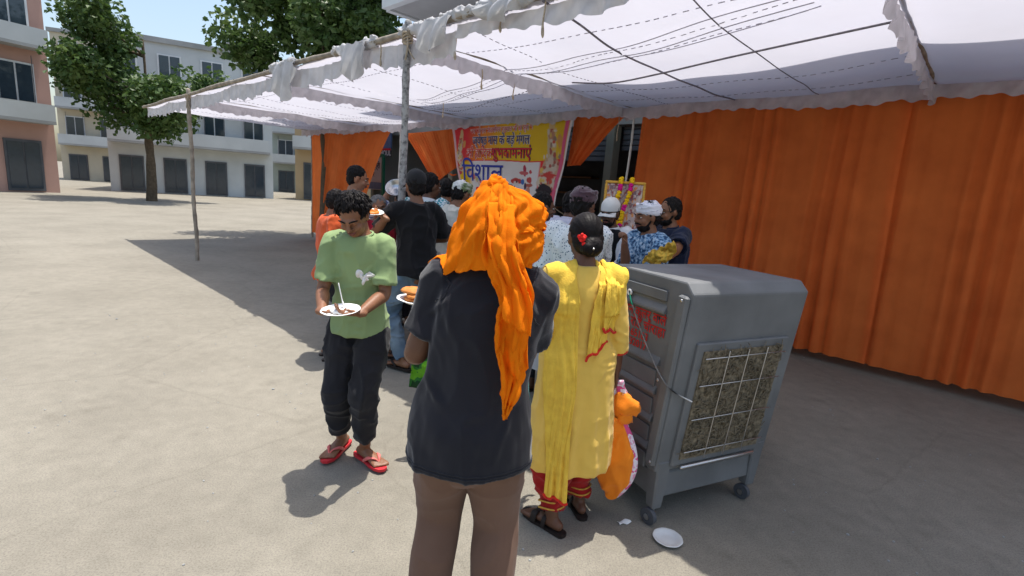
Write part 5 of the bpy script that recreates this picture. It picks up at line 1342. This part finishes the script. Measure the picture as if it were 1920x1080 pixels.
    def stole(x0, x1, xb0, xb1, zb0, zb1, n_pl, off, name, seed, ztop=1.285):
        def fn(s_, q):
            xt = x0 + (x1 - x0) * s_; xb = xb0 + (xb1 - xb0) * s_
            if q < .14:      # over the shoulder
                f_ = q / .14; x = xt; zt = ztop - .30 * max(0, abs(x) - .07)
                ang = (1 - f_) * 2.0
                return V(x, -.050 * cos(ang) + .012 - off * .5, zt + .042 * sin(ang) + off * .7 + .004 * sin(s_ * n_pl * 6.28) - .055 * max(0, ang - 1.5))
            f_ = (q - .14) / .86; zt = ztop - .30 * max(0, abs(xt) - .07)
            zb = zb0 + (zb1 - zb0) * s_
            x = xt + (xb - xt) * f_ ** .8 + .006 * sin(q * 9 + s_ * 4); z = zt + (zb - zt) * f_ + .010 * sin(s_ * 9 + seed) * f_
            pl_ = (.004 + .005 * f_) * sin(s_ * n_pl * 3.6 + 1.5 * sin(f_ * 4 + seed)) + .0022 * sin(s_ * n_pl * 9 + f_ * 7 + 2 * sin(f_ * 9))
            bl = min(1, f_ * 9); y0 = -.050 + .012; return V(x, (surf(x, z) - off) * bl + (y0 - off * .5) * (1 - bl) - abs(pl_) - .003 + .0, z)
        st_ = MB().sheet(fn, 46, 110).build(name, M['yellow_stole'], p.o, solid=.0022, disp=keep_outside(kbv, .35 * off, fold_disp([(.0040, (26, 6, 4), True, seed), (.0022, (60, 9, 6), True, seed + 4), (.0012, (110, 110, 70), False, seed)])))
        # red border along the lower edge
        mb2 = MB(); mb2.tube([fn(s_, .995) + V(0, -.003, -.002) for s_ in np.linspace(0, 1, 40)], .0065, n=6); mb2.build('red_border', M['red_trim'], st_)
        return fn
    stole(-.190, -.055, -.150, -.045, .24, .215, 3.2, .010, 'stole', 3)
    stole(.030, .130, -.010, .095, .905, .975, 3.0, .010, 'stole', 6)
    f3 = stole(.060, .190, .060, .150, 1.045, 1.02, 2.4, .020, 'stole_fold', 9)
    return p, L2W(p.wr[1], loc, yaw)
WOMAN, hand_w = woman_yellow()

def cloth_bag(at_):
    b = thing('cloth_bag', 'orange carrier bag with pink floral sides held by the woman in yellow', 'bag', (at_[0] + .018, at_[1] - .01, at_[2] - .60), radians(-26)); b.scale = (1.30, 1.05, 1.19)
    # local: width along x, thickness along y, top at z ~ .48
    prof = [(.00, .010, .016), (.03, .036, .038), (.10, .072, .056), (.19, .088, .058), (.27, .074, .050), (.33, .050, .040), (.365, .034, .034)]
    lean = lambda z: -.02 * (z / .36) + .012
    A = cr([(z, a, t) for z, a, t in prof], 6)
    def side(sg):
        def fn(s_, q):
            i = q * (len(A) - 1); j = min(int(i), len(A) - 2); z, a, t = A[j] + (A[j + 1] - A[j]) * (i - j)
            x = (s_ - .5) * 2; return V(x * a + lean(z), sg * (t * (.45 + .55 * (1 - x * x) ** .7)), z - .02 * x)
        return fn
    dsp = fold_disp([(.008, (24, 24, 3), True, 4), (.003, (30, 30, 14), True, 7), (.0015, (70, 70, 50), False, 3)])
    MB().sheet(side(-1), 36, 50).build('orange_panel', M['bag_orange'], b, disp=dsp); MB().sheet(lambda s_, q: side(1)(1 - s_, q), 36, 50).build('orange_panel', M['bag_orange'], b, disp=dsp)
    for x in (-1, 1):
        def fn(s_, q):
            i = q * (len(A) - 1); j = min(int(i), len(A) - 2); z, a, t = A[j] + (A[j + 1] - A[j]) * (i - j)
            y = (s_ - .5) * 2 * t * .46; return V(x * (a + .018 * (1 - ((s_ - .5) * 2) ** 2)) + lean(z), y * x, z - .02 * x)
        MB().sheet(fn, 10, 50).build('floral_gusset', M['pink_print'], b, disp=fold_disp([(.003, (40, 40, 20), False, 2)]))
        for sg in (-1, 1):
            MB().tube([side(sg)(.5 + .5 * x, q) for q in np.linspace(0, 1, 40)], .0045, n=6).build('piping', M['bag_orange'], b)
    mb = MB(); mb.ctube([(.035, 0, .355, .030, .028), (.022, .0, .375, .024, .022), (.030, .0, .40, .045, .030), (.048, 0, .425, .052, .020)], 4, n=18, side=V(1, 0, 0)); mb.build('gathered_top', M['bag_orange'], b, disp=fold_disp([(.008, (40, 40, 14), True, 5)]))
    for dx in (-.014, .014):
        MB().ctube([(.025 + dx, 0, .38, .020, .006), (.004 + dx, .0, .44, .018, .006), (-.006 + dx * .6, .0, .505, .016, .007), (.002 + dx, .03, .44, .016, .006)], 5, n=10, side=V(1, .3, 0)).build('handle', M['pink_print'], b, disp=fold_disp([(.004, (40, 40, 20), True, 5)]))
cloth_bag(hand_w + V(0, 0, -.055))

# ---- boy in green
def boy_green():
    loc, yaw = (-.835, 2.70), 184
    plate_w = V(-.83, 2.37, .985)
    p = Person('boy in pale green T-shirt and charcoal trousers looking down at his plate', loc, yaw, 1.57, girth=.86, lean=(5, 0), head=(-6, 36, 4),
               lw=W2L(plate_w + V(.085, .035, -.01), loc, yaw), rw=W2L(plate_w + V(-.10, .02, -.01), loc, yaw), lel=V(-.45, -.6, -.8), rel=V(.45, -.6, -.8), lhand=(V(.75, .45, .1), V(.2, .1, 1)), rhand=(V(-.8, .3, 0), V(0, 0, 1)),
               lf=W2L((-.795, 2.69, .085), loc, yaw)[:2].tolist() + [.100], rf=(.13, -.10, .10), lfy=48, rfy=-15, vox=.006, skin='skin', shoulder=.136, curl=(.55, .4))
    p.body(); p.features(closed=True); p.hair(locks=900, puff=1.03, seed=4, len_=.034)
    p.trousers(M['dark_trousers'], ease=(.022, .024, .024, .024), end=.80, seed=6, vox=.0075, amp=.007)
    gt = p.shirt(M['green_tee'], hem=-.075, sleeve=.42, ease=.022, flare=.016, amp=.007, seed=5, vox=.0065, sl_ease=.018,
            disp=creases([(p.sp(.40, (-.13, .06, 0)), p.sp(.24, (.02, .13, 0)), .012, .010), (p.sp(.36, (.12, .07, 0)), p.sp(.18, (-.02, .13, 0)), .012, .010), (p.sp(.22, (-.14, .05, 0)), p.sp(.12, (.03, .13, 0)), .011, .010), (p.sp(.14, (-.15, .03, 0)), p.sp(.04, (.04, .14, 0)), .012, .011), (p.sp(.08, (.14, .04, 0)), p.sp(.0, (-.05, .14, 0)), .012, .011), (p.sp(.02, (-.15, .05, 0)), p.sp(-.06, (.02, .15, 0)), .011, .009)],
                 fold_disp([(.005, (9, 9, 5), True, 51), (.004, (8, 8, 14), True, 54), (.0015, (40, 40, 30), False, 5)])))
    # ribbed neckline and the printed emblem on the chest
    mb = MB(); mb.tube([p.sp(.535 - .018 * max(0, sin(a)), (.076 * p.k * cos(a), .072 * p.k * sin(a), 0)) for a in np.linspace(0, 2 * pi, 29)], .007, n=6); mb.build('neckline', M['green_tee'], p.o)
    def chest(x, z):
        t = (z - p.P[2]) / p.k; a = np.interp(t, [q[0] for q in p.RINGS], [q[1] for q in p.RINGS]) * p.k * .92 + .030; b = np.interp(t, [q[0] for q in p.RINGS], [q[2] for q in p.RINGS]) * p.k * .92 + .036
        y = b * sqrt(max(.05, 1 - (x / a) ** 2)); c = p.sp(t); l, n, _, d = gbv.find_nearest(Vector((c[0] + x, c[1] + y, c[2]))); return np.array(l + n * .0025)
    mb = MB(); cx, cz = -.045, 1.125; gbv = bvh_of(gt)
    for (x, z, rx, rz, an_) in ((0, .0, .030, .016, .5), (.030, .018, .012, .022, 0), (-.022, .012, .026, .008, -.5), (.0, -.022, .010, .020, .3), (.014, .030, .016, .010, .2)):
        ring = [chest(cx + x + rx * cos(a) * cos(an_) - rz * sin(a) * sin(an_), cz + z + rx * cos(a) * sin(an_) + rz * sin(a) * cos(an_)) for a in np.linspace(0, 2 * pi, 17)[:-1]]
        mb.add(ring, [tuple(range(15, -1, -1))])
    mb.build('chest_print', M['white_ink'], p.o, solid=.001, disp=keep_outside(gbv, .0025))
    p.sandals(M['sandal_red'], M['sandal_pink'])
    paper_plate('paper_plate', 'white paper plate of rice held by the boy in green', tuple(plate_w), .095, (.10, -.05), 'rice')
    s_ = thing('plastic_spoon', 'thin white spoon standing up from the plate of the boy in green', 'spoon', tuple(plate_w + V(.015, .0, .02)))
    MB().ctube([(0, 0, 0, .012, .003), (-.004, 0, .025, .010, .003), (-.010, .0, .045, .0035, .0025), (-.03, .01, .12, .0032, .0025)], 4, n=8, side=V(0, 1, 0)).build('stem', M['paper'], s_)
boy_green()

# ---- man in black with cap
def man_cap():
    loc, yaw = (-.845, 4.28), 20
    plate_w = V(-1.17, 4.05, 1.375)
    p = Person('man from behind in black T-shirt, black cap and faded blue jeans', loc, yaw, 1.735, girth=.93, lean=(3, -1), head=(14, 4, 0),
               lw=W2L(plate_w + V(.10, .05, -.04), loc, yaw), rw=V(.12, .30, 1.12), lel=V(-1, -.4, -.8), rel=V(1, -.35, -.6), lhand=(V(-.6, .6, .35), V(.3, .2, 1)), lf=(-.10, -.055, .10), rf=(.085, .10, .10), lfy=38, rfy=5, vox=.0075, curl=(.5, .6), lbend=V(-.75, .8, 0), shoulder=.138, pel=(0, 0, -.02))
    p.body(); p.features(); p.hair(back=.0); p.cap(M['cap_black'], True)
    p.trousers(M['jeans'], ease=(.016, .020, .020, .022), end=.97, seed=9, amp=.007, layers=[(.007, (9, 9, 7), True, 9), (.007, (8, 8, 20), True, 18), (.002, (40, 40, 30), False, 3)])
    p.shirt(M['tee_black2'], hem=-.075, sleeve=.43, ease=.024, flare=.014, amp=.007, seed=12, sl_ease=.024, disp=fold_disp([(.010, (8, 8, 3), True, 61), (.006, (12, 12, 10), True, 63), (.002, (40, 40, 30), False, 2)]))
    p.sandals(M['sandal_dark'], M['sandal_dark'])
    paper_plate('paper_plate', 'white paper plate of orange curry held by the man in the black cap', tuple(plate_w), .095, (.20, .10), 'curry')
man_cap()

# ---- the crowd and the servers
def simple(label, head_w, yaw, H, shirt, trousers='dark_trousers', hair='hair', skin='skin', sleeve=.55, lean=(2, 0), head=(0, 5, 0), seed=1, group=None, collar=None, cap=None, wrap=None, girth=1.0, mous=False, beard=0, bald=False, female=False, hem=-.09, lw=None, rw=None, **kw):
    """placed so that the head stands at head_w (x, y)"""
    k = H / 1.70; t = .535 * k + .13 * k
    fwd = V(-sin(radians(yaw)), cos(radians(yaw)), 0); rgt = V(cos(radians(yaw)), sin(radians(yaw)), 0)
    off = fwd * (sin(radians(lean[0])) * t + .02) + rgt * sin(radians(lean[1])) * t
    loc = (head_w[0] - off[0], head_w[1] - off[1])
    cv = lambda q: W2L(q[1:], loc, yaw) if q is not None and len(q) == 4 else q     # ('w', x, y, z) means a world point
    p = Person(label, loc, yaw, H, girth=girth, lean=lean, head=head, skin=skin, group=group, female=female, lw=cv(lw), rw=cv(rw), vox=.009, **kw)
    p.body(); p.features(moustache=mous, beard=beard)
    if not bald: p.hair(hair, seed=seed)
    if cap: p.cap(M[cap])
    if wrap: p.wrap(M[wrap], seed=seed)
    p.trousers(M[trousers], seed=seed)
    p.shirt(M[shirt], sleeve=sleeve, seed=seed, hem=hem, collar=M[collar] if collar else None, amp=.008, ease=.026, sl_ease=.028)
    p.sandals(M['sandal_dark'], M['sandal_dark'])
    p.loc, p.yaw = loc, yaw
    return p

p5 = simple('man in a blue and white striped shirt reaching out with a bowl', (-1.67, 5.2), -72, 1.755, 'blue_stripe', sleeve=.80, rw=('w', -1.275, 5.02, 1.545), lw=None, rel=V(.3, .1, -1), rhand=(V(.05, 1, .1), V(-.2, .1, 1)), head=(-4, 12, 0), seed=2, lean=(4, 0), skin='skin_light')
bowl = thing('steel_bowl', 'grey steel bowl held out over the crowd by the striped sleeve', 'bowl', (-1.20, 4.98, 1.555))
_mb = MB(); _pr = [(.0, .0), (.05, .0), (.075, .015), (.095, .05), (.100, .052)]
_v = [V(r * cos(a), r * sin(a), z) for r, z in _pr for a in np.linspace(0, 2 * pi, 29)[:-1]]
_mb.add(_v, [(i * 28 + j, i * 28 + (j + 1) % 28, (i + 1) * 28 + (j + 1) % 28, (i + 1) * 28 + j) for i in range(4) for j in range(28)]); _mb.build('vessel', M['steel'], bowl, solid=.003, xf=lambda q: rotx(.9) @ rotz(.3) @ q)
simple('old woman with cropped grey hair in a crimson wrap beside the boy', (-1.235, 4.52), -150, 1.49, 'maroon', 'red_cloth', 'grey_hair', sleeve=.45, head=(-6, 6, 6), seed=3, female=True, skin='skin')
simple('bareheaded person in orange red shirt standing behind the boy in green', (-1.60, 4.42), -60, 1.52, 'orange_shirt', seed=13, head=(0, 14, 0))
simple('person in a light blue shirt between the old woman and the pole', (-1.28, 5.55), 40, 1.56, 'light_blue', seed=14)
simple('man in a teal check shirt just behind the man in the black cap', (-.885, 5.0), -25, 1.725, 'teal_check', 'dark_trousers', sleeve=.52, head=(-20, 10, 0), seed=4, shoulder=.185, collar='white_shirt', skin='skin_dark')
simple('dark clothed person with black hair between check shirt and cream shirt', (-.80, 5.62), 10, 1.69, 'black_vest', seed=5, sleeve=.9)
p8 = simple('man in a cream shirt with green striped head cloth bending forward', (-.545, 4.86), -42, 1.70, 'cream_shirt', 'dark_trousers', sleeve=.42, lean=(16, 4), head=(0, 18, 0), wrap='green_stripe_wrap', seed=6, hem=-.16, lw=V(-.12, .48, 1.05), rw=V(.12, .46, 1.0), girth=1.05)
simple('dark haired man in white collar turned towards the stall beside the orange scarf', (.19, 4.05), -50, 1.615, 'lavender_shirt', seed=7, collar='white_shirt', head=(-25, 8, 0), skin='skin_dark')
simple('man with black hair in a pale lavender shirt facing the servers', (.48, 4.55), -35, 1.64, 'lavender_shirt', seed=8, collar='lavender_shirt', head=(-15, 8, 0), skin='skin_dark')
p12 = simple('man in white dotted shirt and plum bandana in front of the woman in yellow', (.43, 3.42), -20, 1.665, 'dotted_white', seed=9, girth=1.0, shoulder=.15, wrap='plum', head=(-15, 8, 0), sleeve=.55, rw=V(.10, .40, .98), skin='skin_dark')
p13 = simple('server in white cap, white shirt and black waistcoat looking down', (.80, 4.32), 150, 1.60, 'white_shirt', seed=10, cap='cap_white', collar='white_shirt', head=(-4, 13, 0), sleeve=.9, skin='skin_dark', mous=True, beard=.010, bald=False, lw=V(-.18, .36, .98), rw=V(.12, .36, .96))
p13.shirt(M['black_vest'], hem=-.07, ease=.046, sleeve=.2, amp=.003, seed=3, name='waistcoat', body_only=True, top=.53)
p14 = simple('server in blue printed shirt with a white kerchief tied on his head', (.985, 3.78), 112, 1.605, 'blue_print', seed=11, wrap='white_print_wrap', collar='blue_print', head=(-4, 8, 0), sleeve=.5, skin='skin', mous=True, beard=.012, lw=('w', .75, 3.42, 1.13), rw=('w', .80, 3.66, 1.30), lel=V(-.6, -.3, -.8), rel=V(.4, -.4, -.9), rhand=(V(-.3, .3, .9), V(0, .9, -.2)), lhand=(V(-.2, 1, -.25), V(.2, .0, -1)), curl=(.25, 1.3))
p15 = simple('server in a navy shirt with black rimmed glasses and short beard', (1.27, 4.22), 108, 1.645, 'navy_shirt', seed=12, head=(2, 6, 0), sleeve=.5, skin='skin', beard=.013, mous=True, collar='navy_shirt', girth=1.1, lw=('w', 1.10, 3.56, 1.225), lel=V(-.7, -.5, -.6), lhand=(V(-.1, 1, .1), V(.9, .0, .4)), curl=(.7, .5))
def glasses(p):
    mb = MB(); k = p.k
    for q in (-1, 1):
        mb.tube([p.hp(q * .032 + .021 * cos(a), .104, .004 + .016 * sin(a)) for a in np.linspace(0, 2 * pi, 17)], .0024, n=6)
        mb.tube([p.hp(q * .054, .102, .008), p.hp(q * .078, .06, .008), p.hp(q * .080, .0, .006)], .0022, n=6)
    mb.tube([p.hp(-.011, .105, .006), p.hp(.011, .105, .006)], .0024, n=6); mb.build('spectacles', M['black_ink'], p.o)
glasses(p15)
gp = thing('gold_foil_packet', 'shiny gold foil packet held in front of the blue printed shirt', 'packet', (.985, 3.44, 1.255), radians(-20))
_mb = MB(); _mb.sheet(lambda s, q: V((s - .5) * (.06 + .15 * sin(pi * (.12 + .76 * q)) ** .8) + .03 * q, -.012 + .022 * sin(s * 7 + q * 4) * sin(pi * q) + .03 * (s - .5) ** 2, (q - .5) * .14 + .09 * (s - .5) + .008 * sin(s * 19)), 30, 26); _mb.build('foil', M['gold_foil'], gp, solid=.012, disp=fold_disp([(.006, (40, 40, 40), True, 4)]))

# person hidden behind the orange scarf, teal clothes and green bag showing
def teal():
    loc, yaw = (-.085, 2.85), 6
    hb = V(-.42, 2.83, .75)
    p = Person('person in a teal kurta almost hidden behind the man with the orange scarf', loc, yaw, 1.38, girth=1.0, female=True, head=(0, 10, 0), vox=.009, lw=W2L(hb, loc, yaw), rw=V(.02, .26, .98), lel=V(-.5, -1, 0), lf=(-.08, .05), rf=(.09, .05), curl=(1.2, .6), lhand=(V(0, .1, -1), V(1, 0, 0)), skin='skin_dark')
    p.body(); p.features(); p.hair(back=.03)
    p.trousers(M['teal_cloth'], ease=(.02, .03, .03, .03))
    p.shirt(M['teal_cloth'], hem=-.53, sleeve=.6, ease=.022, flare=.095, amp=.008, seed=4, name='kurta')
    p.sandals(M['sandal_dark'], M['sandal_dark'])
    b = thing('printed_green_bag', 'bright green printed carrier bag hanging behind the black T-shirt', 'bag', (-.435, 2.82, .445), radians(10))
    def fn(sg): return lambda s_, q: V((s_ - .5) * .27 * (1 - .12 * q), sg * (.035 * sin(pi * s_) * (1 - q) ** .6 + .004), q * .24 + .006 * sin(s_ * 11) * q)
    for sg in (-1, 1): MB().sheet(fn(sg), 26, 24).build('side', M['bag_green'], b, solid=.002, disp=fold_disp([(.006, (20, 20, 20), True, 4)]))
    for sg in (-1, 1): MB().ctube([(-.06, sg * .006, .235, .010, .003), (-.03, sg * .006, .28, .009, .003), (.012, 0, .305, .009, .004), (.035, sg * .006, .28, .009, .003), (.06, sg * .006, .235, .010, .003)], 4, n=8, side=V(0, 1, 0)).build('handle', M['bag_green'], b)
    MB().box((.04, -.040, .03), (.14, .006, .035)).build('orange_strip', M['orange_shirt'], b, smooth=False)
teal()
